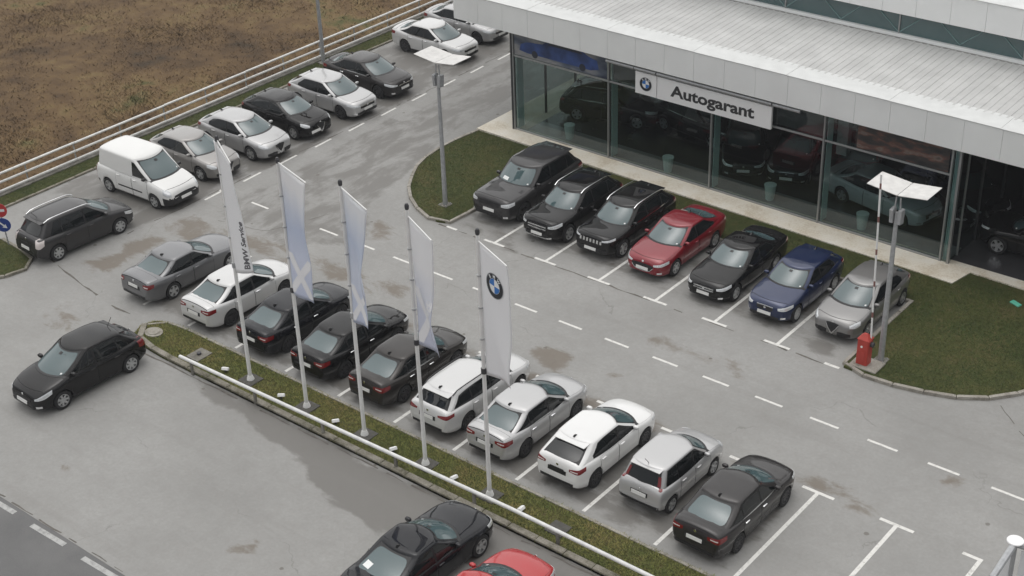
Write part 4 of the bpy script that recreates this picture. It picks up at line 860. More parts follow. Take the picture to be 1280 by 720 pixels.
for i in range(-3, 24): line(-3.917 + 1.994 * i, -3.145, -3.917 + 1.994 * i + 1.0, -3.145, .10, 'lane_dash')
for i in range(-3, 12): line(-9.68, 2.25 + 2.13 * i, -9.74, 2.25 + 2.13 * i + 1.06, .11, 'lane_dash')
for i in range(-20, 40): line(2.57 + 2.42 * i, -21.34, 4.10 + 2.42 * i, -21.30, .17, 'road_dash', z=.0)
line(-11.6, -11.0, -10.6, -10.9, .16)
def seam(pl, w, name='asphalt_seam'):
    pts = []
    for p in resample(pl, .35): pts.append((p.x + random.uniform(-.03, .03), p.y + random.uniform(-.03, .03), w * random.uniform(.25, 1.2)))
    b = MB(); v = []
    for i, (x, y, ww) in enumerate(pts):
        a = pts[max(i - 1, 0)]; c = pts[min(i + 1, len(pts) - 1)]; d = Vector((c[0] - a[0], c[1] - a[1])).normalized()
        v += [(x - d.y * ww, y + d.x * ww, .0028), (x + d.y * ww, y - d.x * ww, .0028)]
    b.add(v, [(2 * i, 2 * i + 1, 2 * i + 3, 2 * i + 2) for i in range(len(pts) - 1) if random.random() > .3]); return b.build(name, M['seam'], lot)
seam([(-.3, -.06), (8, -.10), (17.2, -.12)], .04); seam([(-11, -11.0), (-8.1, -11.63), (-5.3, -11.95), (-3.7, -11.8)], .05); seam([(-9.9, -8), (-9.85, 4), (-9.95, 17)], .035)
seam([(-16, -21.05), (30, -21.02)], .03); seam([(22.5, 1.0), (24, -.4), (26, -1.0)], .015); seam([(-8.5, -5.2), (-5.5, -4.6), (-4.5, -2)], .02)
seam([(-3.4, -13.3), (20, -13.28)], .03)

# ------------------------------------------------------------------ showroom building
BA = -.0137
bld = empty('car_showroom', (7, 8.6, 0), BA); tag(bld, 'long low car showroom with glass front, pale panel fascia and ribbed roof', 'showroom')
def part(name, mat, x0, x1, y0, y1, z0, z1, parent=None, bev=0):
    b = MB(); (b.bbox if bev else b.box)(x0 - 7, x1 - 7, y0 - 8.6, y1 - 8.6, z0, z1, *([bev] if bev else [])); return b.build(name, M[mat], parent or bld)
part('floor_slab', 'floordark', -3.5, 60, 8.62, 30, -.1, .115); part('daylit_floor_strip', 'floor', -3.4, 17.2, 8.68, 9.95, .115, .119)  # lighter strip along the glass paints in the daylight on the floor
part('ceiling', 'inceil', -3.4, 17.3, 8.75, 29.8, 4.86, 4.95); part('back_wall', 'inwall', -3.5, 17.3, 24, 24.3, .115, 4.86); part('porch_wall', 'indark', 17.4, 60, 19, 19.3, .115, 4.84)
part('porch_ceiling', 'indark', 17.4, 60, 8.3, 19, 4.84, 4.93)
MX = [-3.46, 1.72, 6.83, 11.84, 16.97]
for i, x in enumerate(MX):
    part('mullion', 'alu', x - .035, x + .035, 8.52, 8.66, .12, 4.84, bev=.008)
    part('glass_fin', 'fin', x + .05, x + .08, 8.70, 9.12, .14, 4.8)
part('corner_post', 'alud', -3.58, -3.505, 8.50, 8.64, .12, 4.84); part('corner_post', 'alu', 17.24, 17.33, 8.50, 8.64, .12, 4.84); part('corner_post', 'alu', 17.26, 17.32, 9.3, 9.36, .12, 4.84)
part('column', 'fin', 17.05, 17.18, 8.75, 8.9, .12, 4.84)
for i in range(4):
    a, c = MX[i] + .04, MX[i + 1] - .04
    part('transom', 'alu', a, c, 8.54, 8.64, 3.60, 3.665, bev=.006); part('bottom_rail', 'alu', a, c, 8.54, 8.64, .125, .20, bev=.006)
    part('pane', 'shopglass', a, c, 8.585, 8.597, .20, 3.60); part('pane', 'shopglass', a, c, 8.585, 8.597, 3.665, 4.84)
part('pane', 'shopglass', 17.01, 17.24, 8.585, 8.597, .125, 4.84)
for k in range(7):   # glazed end walls
    ya, yb = 8.66 + k * 2.2, 8.66 + (k + 1) * 2.2 - .08
    for xx in (-3.50, 17.28):
        part('pane', 'shopglass', xx - .006, xx + .006, ya, yb, .125, 4.84); part('mullion', 'alud', xx - .045, xx + .045, yb, yb + .08, .125, 4.84)
part('end_wall', 'inwall', -3.55, -3.45, 24.06, 29, .12, 4.84)
# fascia panels
x = -6.49; k = 0
while x < 45:
    part('fascia_panel', 'fascia', x + .004, x + 1.40 + .001, 8.16, 8.20, 4.82, 6.02, bev=.006); x += 1.405
part('fascia_core', 'gutter', -6.47, 45, 8.205, 8.55, 4.83, 6.0); part('fascia_end', 'fascia', -6.52, -6.475, 8.2, 24, 4.82, 6.02)
part('soffit', 'gutter', -6.46, 45, 8.56, 8.74, 4.845, 4.90); part('soffit', 'gutter', -6.46, -3.6, 8.75, 24, 4.845, 4.90)
def sloped(name, mat, x0, x1, y0, y1, z0, z1, th, parent=None):
    b = MB(); X0_, X1_ = x0 - 7, x1 - 7; A, B_ = y0 - 8.6, y1 - 8.6
    b.add([(X0_, A, z0 - th), (X1_, A, z0 - th), (X1_, B_, z1 - th), (X0_, B_, z1 - th), (X0_, A, z0), (X1_, A, z0), (X1_, B_, z1), (X0_, B_, z1)],
          [(0, 3, 2, 1), (4, 5, 6, 7), (0, 1, 5, 4), (1, 2, 6, 5), (2, 3, 7, 6), (3, 0, 4, 7)]); return b.build(name, M[mat], parent or bld)
x = -6.5; k = 0
while x < 45:
    z = 6.045 + (.006 if k % 2 else 0); sloped('roof_flashing', 'flash', x + .004, x + 2.10 - .004, 8.14, 9.22 + (.05 if k % 2 else 0), z, z + .03, .03); x += 2.10; k += 1
def ribbed(x0, n, pitch, y0, y1, z0, z1, name='roof_sheet'):
    prof = []
    for i in range(n):
        a = x0 + i * pitch; prof += [(a, 0), (a + pitch * .56, 0), (a + pitch * .66, .022), (a + pitch * .90, .022), (a + pitch * .99, 0)]
    prof.append((x0 + n * pitch - .003, 0)); b = MB()
    v = [(q - 7, y0 - 8.6, z0 + h) for q, h in prof] + [(q - 7, y1 - 8.6, z1 + h) for q, h in prof]; m_ = len(prof)
    b.add(v, [(i, i + 1, m_ + i + 1, m_ + i) for i in range(m_ - 1)]); b.build(name, M['roofsheet'], bld)
x = -6.5
while x < 45: ribbed(x, 4, .285, 9.05, 13.55, 6.055, 6.27); x += 1.14
part('roof_deck', 'gutter', -6.46, 45, 8.56, 29, 5.85, 5.98)
# upper storey: clerestory band and fascia
part('clerestory_sill', 'fascia', -6.4, 45, 13.50, 13.66, 6.30, 6.42); part('clerestory_sill', 'gutter', -6.4, 45, 13.45, 13.72, 6.22, 6.296)
CX = [-8.24 + 5.07 * i for i in range(11)]
for i in range(10):
    a, c = CX[i] + .035, CX[i + 1] - .035
    part('mullion', 'alu', CX[i + 1] - .03, CX[i + 1] + .03, 13.60, 13.70, 6.42, 7.30)
    if i: part('clerestory_pane', 'clerep', a, c, 13.645, 13.655, 6.425, 7.29) if 'clerep' in M else part('clerestory_pane', 'clereglass', a, c, 13.645, 13.655, 6.425, 7.29)
    for q in range(4):
        xa = a + (c - a) * q / 4; xb = a + (c - a) * (q + 1) / 4
        if q % 2: xa, xb = xb, xa
        b = MB(); b.tube([(xa - 7, 13.632 - 8.6, 6.47), (xb - 7 + (.3 if q % 2 else -.3), 13.632 - 8.6, 7.26)], .024, 6); b.build('truss_brace', M['brace'], bld)
x = -6.9
while x < 45:
    part('fascia_panel', 'fascia', x + .004, x + 1.40 + .001, 13.36, 13.40, 7.28, 8.42, bev=.006); x += 1.405
part('fascia_core', 'gutter', -6.88, 45, 13.405, 13.75, 7.30, 8.40); part('upper_roof_deck', 'gutter', -6.88, 45, 13.76, 30, 8.2, 8.35)
x = -6.9; k = 0
while x < 45:
    z = 8.44 + (.006 if k % 2 else 0); sloped('roof_flashing', 'flash', x + .004, x + 2.10 - .004, 13.33, 14.4, z, z + .03, .03); x += 2.10; k += 1
x = -6.9
while x < 45: ribbed(x, 4, .285, 14.3, 30, 8.45, 8.9); x += 1.14
# lighting tubes under the fascia
for a, c in ((1.8, 3.2), (3.24, 4.28), (4.34, 9.66), (9.72, 10.9)):
    b = MB(); b.tube([(a - 7, -.30, 4.66), (c - 7, -.30, 4.66)], .075, 10); b.build('light_tube', M['metal'], bld, 50)
# printed pictures behind the upper panes
def poster_mat(name, cols, scale, seed):
    m, n, l, b = newmat(name); g = n.new('ShaderNodeTexCoord'); mp = n.new('ShaderNodeMapping'); mp.inputs['Scale'].default_value = (.5, 1, 1.6); mp.inputs['Location'].default_value = (seed, 0, 0)
    l.new(g.outputs['Object'], mp.inputs[0]); no = n.new('ShaderNodeTexNoise'); no.inputs['Scale'].default_value = scale; no.inputs['Detail'].default_value = 3; l.new(mp.outputs[0], no.inputs['Vector'])
    cr = n.new('ShaderNodeValToRGB'); e = cr.color_ramp.elements
    while len(e) < len(cols): e.new(.5)
    for k, (p, c) in enumerate(cols): e[k].position = p; e[k].color = (*c, 1)
    l.new(no.outputs['Fac'], cr.inputs[0]); l.new(cr.outputs[0], b.inputs['Base Color']); b.inputs['Roughness'].default_value = .4; return m
M['print_a'] = poster_mat('print_road', [(.3, (.02, .03, .06)), (.45, (.10, .12, .16)), (.58, (.26, .26, .26)), (.7, (.05, .08, .15))], 1.1, 3)
M['print_b'] = poster_mat('print_people', [(.3, (.015, .015, .017)), (.46, (.04, .035, .033)), (.56, (.12, .055, .042)), (.63, (.17, .13, .11)), (.75, (.03, .026, .026))], 2.2, 9)
M['print_blue'] = simple('print_blue', (.022, .055, .19), .3, var=.55, vscale=1.6)
M['print_dark'] = simple('print_dark', (.02, .025, .04), .4)
part('window_print', 'print_a', -3.40, 1.62, 8.575, 8.580, 3.70, 4.80)
def carprint(x0, x1, z0, z1, y):
    """flat printed side view of a car"""
    pr = [(0, .25), (.02, .5), (.10, .62), (.30, .70), (.42, 1.0), (.70, 1.0), (.88, .70), (.98, .62), (1.0, .3), (.9, .2), (.1, .2)]
    f = lambda u, w: (x0 + (x1 - x0) * u - 7, y - 8.6, z0 + (z1 - z0) * w)
    b = MB(); b.add([f(*p) for p in pr], [tuple(range(len(pr)))]); o = b.build('window_print', M['print_blue'], bld)
    b = MB(); b.add([(p[0], p[1] - .003, p[2]) for p in [f(.36, .72), f(.45, .94), f(.68, .94), f(.82, .72)]], [(0, 1, 2, 3)]); b.build('window_print', M['print_dark'], bld)
    for u in (.2, .8): b = MB(); c = f(u, .22); b.add([(c[0] + .17 * math.cos(k * .5236), c[1] - .003, c[2] + .17 * math.sin(k * .5236)) for k in range(12)], [tuple(range(12))]); b.build('window_print', M['print_dark'], bld)
carprint(-3.1, 1.2, 3.66, 4.83, 8.571)
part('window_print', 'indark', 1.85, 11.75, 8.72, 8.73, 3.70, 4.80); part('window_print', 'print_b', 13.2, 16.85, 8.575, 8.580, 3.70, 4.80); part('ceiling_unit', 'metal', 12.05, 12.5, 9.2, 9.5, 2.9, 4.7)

# sign over the entrance
sign = empty('dealer_sign', (7, 8.6, 0), BA); tag(sign, 'white sign board with dark Autogarant lettering and round blue emblem', 'sign')
def sgn_box(name, mat, x0, x1, y0, y1, z0, z1, par=sign, bev=.012): b = MB(); b.bbox(x0 - 7, x1 - 7, y0 - 8.6, y1 - 8.6, z0, z1, bev); return b.build(name, M[mat], par)
bl = sgn_box('emblem_board', 'signw', 3.24, 4.29, 8.33, 8.45, 3.59, 4.53); bn = sgn_box('name_board', 'signw', 4.32, 9.65, 8.33, 8.45, 3.58, 4.52)
tv, tf = text_mesh('Autogarant', .66, .021); tx = [p[0] for p in tv]; w0, w1 = min(tx), max(tx)
mesh('lettering', [(4.98 + (p[0] - w0) / (w1 - w0) * 3.92 - 7, 8.322 - 8.6, 3.86 + p[1]) for p in tv], tf, M['letter'], bn)
def roundel(fn, parent, rad, letters=True):
    """ring emblem mapped through fn(u, v, lift) -> point"""
    def disc_(name, r0, r1, a0, a1, lift, mat, n=28):
        v = []; f = []
        for i in range(n + 1):
            a = a0 + (a1 - a0) * i / n; v += [fn(r0 * math.cos(a), r0 * math.sin(a), lift), fn(r1 * math.cos(a), r1 * math.sin(a), lift)]
        f = [(2 * i, 2 * i + 1, 2 * i + 3, 2 * i + 2) for i in range(n)]; return mesh(name, v, f, M[mat], parent)
    disc_('emblem_rim', rad * .95, rad, 0, 2 * math.pi, .010, 'mring'); disc_('emblem_ring', rad * .60, rad * .95, 0, 2 * math.pi, .008, 'mblack'); disc_('emblem_rim', rad * .57, rad * .60, 0, 2 * math.pi, .010, 'mring')
    for q in range(4): disc_('emblem_quarter', .0, rad * .57, q * math.pi / 2, (q + 1) * math.pi / 2, .008, 'mwhite' if q % 2 == 0 else 'mblue', 8)
    for ch, ang in (('B', 130), ('M', 90), ('W', 50)):
        tv, tf = text_mesh(ch, rad * .36, .004, 'CENTER'); a = R(ang - 90); c, s = math.cos(a), math.sin(a); o = []
        for p in tv: x_, y_ = p[0], p[1] + rad * .645; o.append(fn(x_ * c - y_ * s, x_ * s + y_ * c, .012))
        mesh('emblem_letter', o, tf, M['mwhite'], parent)
roundel(lambda u, v, l: (3.765 + u - 7, 8.33 - 8.6 - l, 4.06 + v), bl, .30)

# ------------------------------------------------------------------ fence, rail, masts, flags
fence = empty('pipe_fence', (-17.1, 0, 0)); tag(fence, 'long pale three-rail pipe fence between the lot and the field', 'fence')
for z in (.20, .58, .97):
    for k in range(18):
        y0 = -30 + 5 * k; b = MB(); b.tube([(0, y0 + .01, z + random.uniform(-.01, .01)), (0, y0 + 4.99, z + random.uniform(-.01, .01))], .055, 8); b.build('rail', M['fence'], fence, 50)
for k in range(36):
    b = MB(); b.box(-.10, -.06, -30 + 2.5 * k - .025, -30 + 2.5 * k + .025, .0, .98); b.build('post', M['gutter'], fence)
gr = empty('guard_rail', (0, -13.0, 0)); tag(gr, 'low white pipe rail along the flagpole median', 'railing')
rp = [(-.35, -.22), (6.2, -.07), (13.8, .12), (18.3, .12), (24, .12), (30, .12), (36, .12)]
for i in range(len(rp) - 1): b = MB(); b.tube([(rp[i][0], rp[i][1], .54), (rp[i + 1][0], rp[i + 1][1], .54)], .062, 10); b.build('rail', M['railw'], gr, 50)
for k in range(12):
    x = 2.1 - 1.9 + 3.05 * k; yy = np.interp(x, [p[0] for p in rp], [p[1] for p in rp]); b = MB(); b.box(x - .05, x + .05, yy - .03, yy + .03, .0, .49); b.build('post', M['concrete'], gr)

def mast(x, y, label, panel=True, h=6.1, ang=0.0):
    r = empty('lamp_mast', (x, y, .06), ang); tag(r, label, 'lamp mast', 'lamp masts of the lot')
    b = MB(); b.tube([(0, 0, 0), (0, 0, h * .5), (0, 0, h - .55)], [.105, .085, .065], 12); b.build('pole', M['metal'], r, 40)
    b = MB(); b.bbox(-.22, .22, -.22, .22, -.02, .05, .01); b.build('base_plate', M['concrete'], r)
    b = MB()
    for sx in (-.19, .19):
        for sy_ in (-.19, .19): b.tube([(sx * .8, sy_ * .8, .05), (sx * .8, sy_ * .8, .09)], .02, 6)
    b.build('bolts', M['metal'], r)
    for s in (-1, 1):
        b = MB(); b.bbox(-.17, .17, -.07, .07, -.28, .20, .02); o = b.build('floodlight', M['metal'], r); o.location = (s * .14, 0, h - .62); o.rotation_euler = (0, R(6) * s, R(90)); o.scale = (.8, .9, 1)
        b = MB(); b.tube([(s * .10, 0, h - .5), (s * .07, .0, h - .02)], .028, 6); b.build('bracket', M['metal'], r)
    if panel:
        for s in (-1, 1):
            b = MB(); z0, z1 = h + .08, h + .24
            V = [(.01 * s, -.14, z0), (1.02 * s, -.20, z1), (1.02 * s, .85, z1), (.01 * s, .95, z0)]
            b.add(V + [(q[0], q[1], q[2] + .02) for q in V], [(0, 1, 2, 3), (7, 6, 5, 4), (0, 4, 5, 1), (1, 5, 6, 2), (2, 6, 7, 3), (3, 7, 4, 0)]); wg = b.build('reflector_panel', M['refl'], r)
            b = MB(); b.tube([(.04 * s, .05, z0 - .005), (.95 * s, .05, z0 + .125)], .018, 6); b.tube([(.04 * s, .62, z0 - .005), (.95 * s, .62, z0 + .125)], .018, 6); b.build('panel_rib', M['metal'], wg)
    return r
mast(-1.12, 1.25, 'tall grey lamp mast with folded white reflector on the curved lawn corner'); mast(18.32, 1.05, 'tall grey lamp mast with folded white reflector beside the red barrier cabinet')
mast(-16.55, 9.6, 'tall grey lamp mast standing by the pipe fence behind parked cars', True, 9.5)
# double-armed banner mast that ends below the lower edge of the view
bmst = empty('banner_mast', (27.7, -12.31, 0)); tag(bmst, 'banner mast top with round white cap and slanting grey arms at bottom right corner', 'banner mast')
b = MB(); b.tube([(0, 0, 0), (0, 0, 5.9)], [.09, .065], 12); b.build('pole', M['metal'], bmst, 40)
b = MB(); b.tube([(0, 0, 5.9), (0, 0, 5.93), (0, 0, 5.95)], [.10, .19, .18], 20); b.build('cap', M['signw'], bmst, 40)
for dx, dy in ((.05, -1.35), (1.3, .25)):
    b = MB(); b.tube([(0, 0, 5.86), (dx, dy, 5.80)], [.085, .075], 8); b.build('arm', M['metal'], bmst, 40)
    b = MB(); b.tube([(dx, dy, 5.80), (dx * 1.06, dy * 1.06, 5.80)], .095, 8); b.build('arm_joint', M['dark'], bmst, 40)
    b = MB(); nn = Vector((-dy, dx, 0)).normalized() * .008; V = [Vector((dx * .12, dy * .12, 5.72)), Vector((dx * 1.3, dy * 1.3, 5.70)), Vector((dx * 1.3, dy * 1.3, 4.0)), Vector((dx * .12, dy * .12, 2.2))]
    b.add([q + nn for q in V] + [q - nn for q in V], [(0, 1, 2, 3), (7, 6, 5, 4), (0, 4, 5, 1), (1, 5, 6, 2), (2, 6, 7, 3), (3, 7, 4, 0)]); b.build('banner', M['mwhite'], bmst)

def cloth(name, base, tint, grad):
    m, n, l, b = newmat(name); b.inputs['Roughness'].default_value = .75
    u = n.new('ShaderNodeUVMap'); sx = n.new('ShaderNodeSeparateXYZ'); l.new(u.outputs[0], sx.inputs[0])
    cr = n.new('ShaderNodeValToRGB'); e = cr.color_ramp.elements
    while len(e) < len(grad): e.new(.5)
    for k, (p, c) in enumerate(grad): e[k].position = p; e[k].color = (*c, 1)
    no = n.new('ShaderNodeTexNoise'); no.inputs['Scale'].default_value = 3; ad = n.new('ShaderNodeMath'); ad.operation = 'MULTIPLY_ADD'; ad.inputs[1].default_value = .12
    l.new(no.outputs['Fac'], ad.inputs[0]); l.new(sx.outputs[1], ad.inputs[2]); l.new(ad.outputs[0], cr.inputs[0]); l.new(cr.outputs[0], b.inputs['Base Color'])
    t = n.new('ShaderNodeBsdfTranslucent'); l.new(cr.outputs[0], t.inputs[0]); mx = n.new('ShaderNodeMixShader'); mx.inputs[0].default_value = .45
    out = n['Material Output']; l.new(b.outputs[0], mx.inputs[1]); l.new(t.outputs[0], mx.inputs[2]); l.new(mx.outputs[0], out.inputs[0]); return m
WH, BLU, PB = (.88, .88, .89), (.66, .70, .81), (.76, .79, .86)
FLAGM = [cloth('flag_white', 0, 0, [(0, WH), (1, WH)]), cloth('flag_blue_fade', 0, 0, [(0.05, BLU), (.35, (.74, .77, .86)), (.6, (.66, .71, .82)), (.95, WH)]), cloth('flag_blue_fade_b', 0, 0, [(0.05, BLU), (.45, PB), (.7, (.68, .73, .83)), (1, (.84, .85, .87))]),
         cloth('flag_blue_fade_c', 0, 0, [(0.05, (.66, .68, .77)), (.4, (.74, .76, .83)), (.75, WH), (1, WH)])]
M['inkw'] = simple('flag_print_white', (.80, .80, .82), .75); M['inkd'] = simple('flag_print_dark', (.12, .12, .13), .75)
FLAGS = [([(1.95, -12.33, 8.80), (3.08, -12.7, 8.43), (3.40, -12.7, 4.75), (2.14, -12.33, 4.20)], 0, 'service', 'white banner flag with dark vertical service lettering, leftmost of five flags', 2.12),
 ([(4.83, -12.33, 8.77), (6.35, -12.7, 8.70), (5.93, -12.7, 4.50), (4.86, -12.33, 4.41)], 1, 'cross', 'pale blue banner flag with white cross stroke, second from the service flag end', 4.80),
 ([(7.45, -12.33, 8.69), (8.75, -12.7, 8.53), (8.23, -12.7, 4.43), (7.43, -12.33, 4.29)], 2, 'cross', 'pale blue banner flag, middle one of the five flagpoles', 7.39),
 ([(10.01, -12.33, 8.55), (11.15, -12.7, 8.32), (11.17, -12.7, 4.60), (10.06, -12.33, 4.45)], 3, 'cross', 'white to lavender banner flag with large white cross, next to the emblem flag', 9.96),
 ([(12.56, -12.33, 8.56), (13.78, -12.7, 8.39), (13.94, -12.7, 4.70), (12.56, -12.33, 4.36)], 0, 'emblem', 'plain white banner flag with round blue and white emblem near its top', 12.5)]
for fi, (cor, mi_, deco, label, bx_) in enumerate(FLAGS):
    A, B_, C_, D_ = [Vector(c) for c in cor]; amp = (.05, .13, .15, .14, .10)[fi]
    nrm = (B_ - A).cross(D_ - A).normalized()
    if nrm.y > 0: nrm = -nrm
    def fp(u, w, lift=0.0, A=A, B_=B_, C_=C_, D_=D_, nrm=nrm, amp=amp, fi=fi):
        """u 0..1 from the pole outwards, w 0..1 from the bottom up"""
        p = (D_ * (1 - u) + C_ * u) * (1 - w) + (A * (1 - u) + B_ * u) * w
        s = amp * math.sin(u * 3.6 + w * 4.0 + fi) * (.25 + u) * (1.15 - w * .9) + amp * .45 * math.sin(w * 11 + u * 5 + fi * 2) * u * (1 - w)
        return p + nrm * (s + lift)
    pole = empty('flagpole', (bx_, -12.33, .07)); tag(pole, 'white flagpole carrying the ' + ('leftmost lettered flag', 'second flag from the lettered one', 'middle flag', 'white crossed lavender flag', 'emblem flag')[fi], 'flagpole', 'five flagpoles on the median')
    b = MB(); b.tube([(0, 0, 0), (0, 0, 4), (0, 0, 8.72)], [.068, .060, .050], 12); b.build('shaft', M['polew'], pole, 40)
    b = MB(); b.tube([(0, 0, 8.72), (0, 0, 8.76), (0, 0, 8.84), (0, 0, 8.90)], [.05, .062, .066, .04], 10); b.build('finial', M['dark'], pole, 50)
    b = MB(); b.bbox(-.32, .32, -.30, .30, -.05, .045, .01); b.build('base_pad', M['pad'], pole)
    b = MB(); b.tube([(0, 0, .045), (0, 0, .09), (0, 0, .2)], [.13, .12, .08], 12); b.build('base_collar', M['polew'], pole, 40)
    ta = B_ - Vector((bx_, -12.33, .07)); b = MB(); b.tube([(0, 0, A.z - .02), (ta.x * 1.01, ta.y * 1.01, ta.z + .03)], .022, 8); b.build('banner_arm', M['polew'], pole, 40)
    b = MB(); b.tube([(0, 0, 4.33), (0, 0, 4.50)], .085, 10); b.build('weight_ring', M['dark'] if fi in (1, 3, 4) else M['metal'], pole, 40)
    for w in (.28, .52, .76):
        q = fp(0.0, w) - Vector((bx_, -12.33, .07)); b = MB(); b.tube([(0, 0, q.z - .02), (0, 0, q.z + .02)], .078, 8); b.build('flag_clip', M['metal'], pole)
    nu, nw = 14, 30; v = [fp(i / nu, j / nw) for j in range(nw + 1) for i in range(nu + 1)]
    f = [(j * (nu + 1) + i, j * (nu + 1) + i + 1, (j + 1) * (nu + 1) + i + 1, (j + 1) * (nu + 1) + i) for j in range(nw) for i in range(nu)]
    fl = mesh('banner_flag', v, f, FLAGM[mi_], None, 80); uvl = fl.data.uv_layers.new(name='UVMap')
    for lp in fl.data.loops: uvl.data[lp.index].uv = ((lp.vertex_index % (nu + 1)) / nu, (lp.vertex_index // (nu + 1)) / nw)
    md = fl.modifiers.new('thickness', 'SOLIDIFY'); md.thickness = .006; md.offset = -1
    tag(fl, label, 'flag', 'banner flags on the median')
    Wd, Hd = ((B_ - A).length + (C_ - D_).length) / 2, (A - D_).length
    if deco == 'service':
        tv, tf = text_mesh('BMW Service', .46, .016); w1 = max(p[0] for p in tv)
        mesh('flag_lettering', [fp(.90 - p[1] / Wd, .035 + p[0] / w1 * .425, .006) for p in tv], tf, M['inkd'], fl)
    elif deco == 'emblem': roundel(lambda u, v_, l: fp(.52 + u / Wd, .765 + v_ / Hd, l + .004), fl, .40)
    else:
        lo, hi = (.02, .34) if fi == 1 else ((.02, .30) if fi == 2 else (.03, .48))
        for s in (0, 1):
            g = []; k = 12
            for i in range(k + 1):
                a = i / k; c = .04 + .92 * a if s == 0 else .96 - .92 * a; row = []
                for e in (-.13, -.04, .05, .13): row.append(fp(min(max(c + e * (1 + .5 * abs(a - .5)), 0.01), .99), lo + (hi - lo) * a, .006 + .003 * s))
                g.append(row)
            mesh('flag_cross', [p for row in g for p in row], [(i * 4 + j, i * 4 + j + 1, (i + 1) * 4 + j + 1, (i + 1) * 4 + j) for i in range(k) for j in range(3)], M['inkw'], fl, 80)
for i, (x, y) in enumerate([(1.08, -12.46), (3.78, -12.43), (6.25, -12.4), (8.75, -12.4), (11.21, -12.37), (13.75, -12.32)]):
    r = empty('floodlight', (x, y - .06, .07), R(25 + 13 * i)); tag(r, 'small white ground floodlight in the median grass, ' + ('beside the lettered flagpole', 'between first and second flagpoles', 'between second and middle flagpoles', 'between middle and crossed flagpoles', 'just before the emblem flagpole', 'past the emblem flagpole')[i], 'floodlight', 'ground floodlights on the median')
    b = MB(); b.tube([(0, 0, -.02), (0, 0, .10)], .03, 6); b.build('stake', M['dark'], r)
    b = MB(); b.bbox(-.12, .12, -.07, .07, 0, .10, .02); o = b.build('housing', M['signw'], r); o.location = (0, 0, .10); o.rotation_euler = (R(-30), 0, 0)
b = MB(); b.bbox(-.30, .30, -.34, .34, -.03, .045, .01); o = b.build('utility_pad', M['concrete']); o.location = (-.48, -12.33, .07); tag(o, 'square dark concrete pad in the median beside the rail end', 'concrete pad')
b = MB(); b.tube([(0, 0, .045), (0, 0, .12)], .08, 10); b.build('cover_knob', M['dark'], o)
b = MB(); b.poly([(.36 * math.cos(k * .449), .30 * math.sin(k * .449)) for k in range(14)], -.04, .035); b.poly([(.22 * math.cos(k * .449), .2 * math.sin(k * .449)) for k in range(14)], .03, .05); o = b.build('manhole_cover', M['kerb']); o.location = (-2.95, -12.3, .07); tag(o, 'round pale manhole cover in the rounded median tip', 'manhole')
b = MB(); b.bbox(-.30, .30, -.28, .28, -.05, .045, .01); o = b.build('utility_pad', M['pad']); o.location = (15.05, -12.35, .07); tag(o, 'square dark pad in the grass past the emblem flagpole', 'concrete pad')

# barrier gate
bg_ = empty('barrier_gate', (17.95, .52, .10)); tag(bg_, 'red barrier cabinet with its striped boom raised upright', 'barrier')
b = MB(); b.bbox(-.36, .62, -.36, .42, -.12, .03, .02); b.build('base_slab', M['kerb'], bg_)
b = MB(); b.bbox(-.20, .20, -.17, .17, .03, .98, .02); cb = b.build('cabinet', M['cabred'], bg_)
b = MB(); b.add([(-.22, -.19, .98), (.22, -.19, .98), (.22, .19, .98), (-.22, .19, .98), (-.06, -.04, 1.16), (.06, -.04, 1.16), (.06, .04, 1.16), (-.06, .04, 1.16)], [(4, 5, 6, 7), (0, 1, 5, 4), (1, 2, 6, 5), (2, 3, 7, 6), (3, 0, 4, 7), (3, 2, 1, 0)]); b.build('cabinet_lid', M['cabred'], cb)
b = MB(); b.tube([(-.03, -.172, .72), (-.03, -.19, .72)], .04, 10); b.build('lock', M['plate'], cb, 40)
b = MB(); b.bbox(-.10, .10, -.185, -.168, .25, .6, .004); b.build('door', M['cabred'], cb)
zz = .85; k = 0
while zz < 6.9:
    z2 = min(zz + (.95 if k % 2 == 0 else .20), 6.9); tl = lambda z: (.17 - .040 * (z - .8), .05, z)
    b = MB(); b.tube([tl(zz), tl(z2)], .034, 8); b.build('boom', M['polew' if k % 2 == 0 else 'boomred'], bg_, 40); zz = z2; k += 1
b = MB(); b.tube([(.18, .02, .8), (.30, .02, .8)], .09, 10); b.build('boom_hub', M['dark'], bg_, 40)

# road signs on the corner lawn
rs = empty('road_sign', (-12.92, -11.42, .05), R(0)); tag(rs, 'short sign post with red round sign above blue arrow sign at left edge', 'road sign')
b = MB(); b.tube([(0, 0, 0), (-.15, 0, 1.85)], .028, 8); b.build('post', M['metal'], rs, 40)
fd = Vector((.62, -.72, .1)).normalized(); sdv = Vector((fd.y, -fd.x, 0)).normalized() * -1
def disc_sign(z, rad, mat, name):
    c = Vector((-.15 * z / 1.85, 0, z)) + fd * .04; V = []; n = 24; up = Vector((0, 0, 1))
    for k in range(n): a = 2 * math.pi * k / n; V.append(c + sdv * rad * math.cos(a) + up * rad * math.sin(a))
    V += [q - fd * .02 for q in V]; b = MB(); b.add(V, [tuple(range(n)), tuple(range(2 * n - 1, n - 1, -1))] + [(k, (k + 1) % n, n + (k + 1) % n, n + k) for k in range(n)]); return b.build(name, M[mat], rs), c
def on_sign(c, pts, lift, mat, name, par):
    b = MB(); V = [c + sdv * p[0] + Vector((0, 0, 1)) * p[1] + fd * lift for p in pts]; b.add(V, [tuple(range(len(V)))]); return b.build(name, M[mat], par)
o, c = disc_sign(1.50, .30, 'signred', 'red_disc'); on_sign(c, [(-.20, -.055), (.20, -.055), (.20, .055), (-.20, .055)], .006, 'mwhite', 'white_bar', o)
o, c = disc_sign(.88, .30, 'signblue', 'blue_disc'); s2 = .7071
arrow = [(-.20, .035), (.04, .035), (.04, .10), (.21, 0), (.04, -.10), (.04, -.035), (-.20, -.035)]
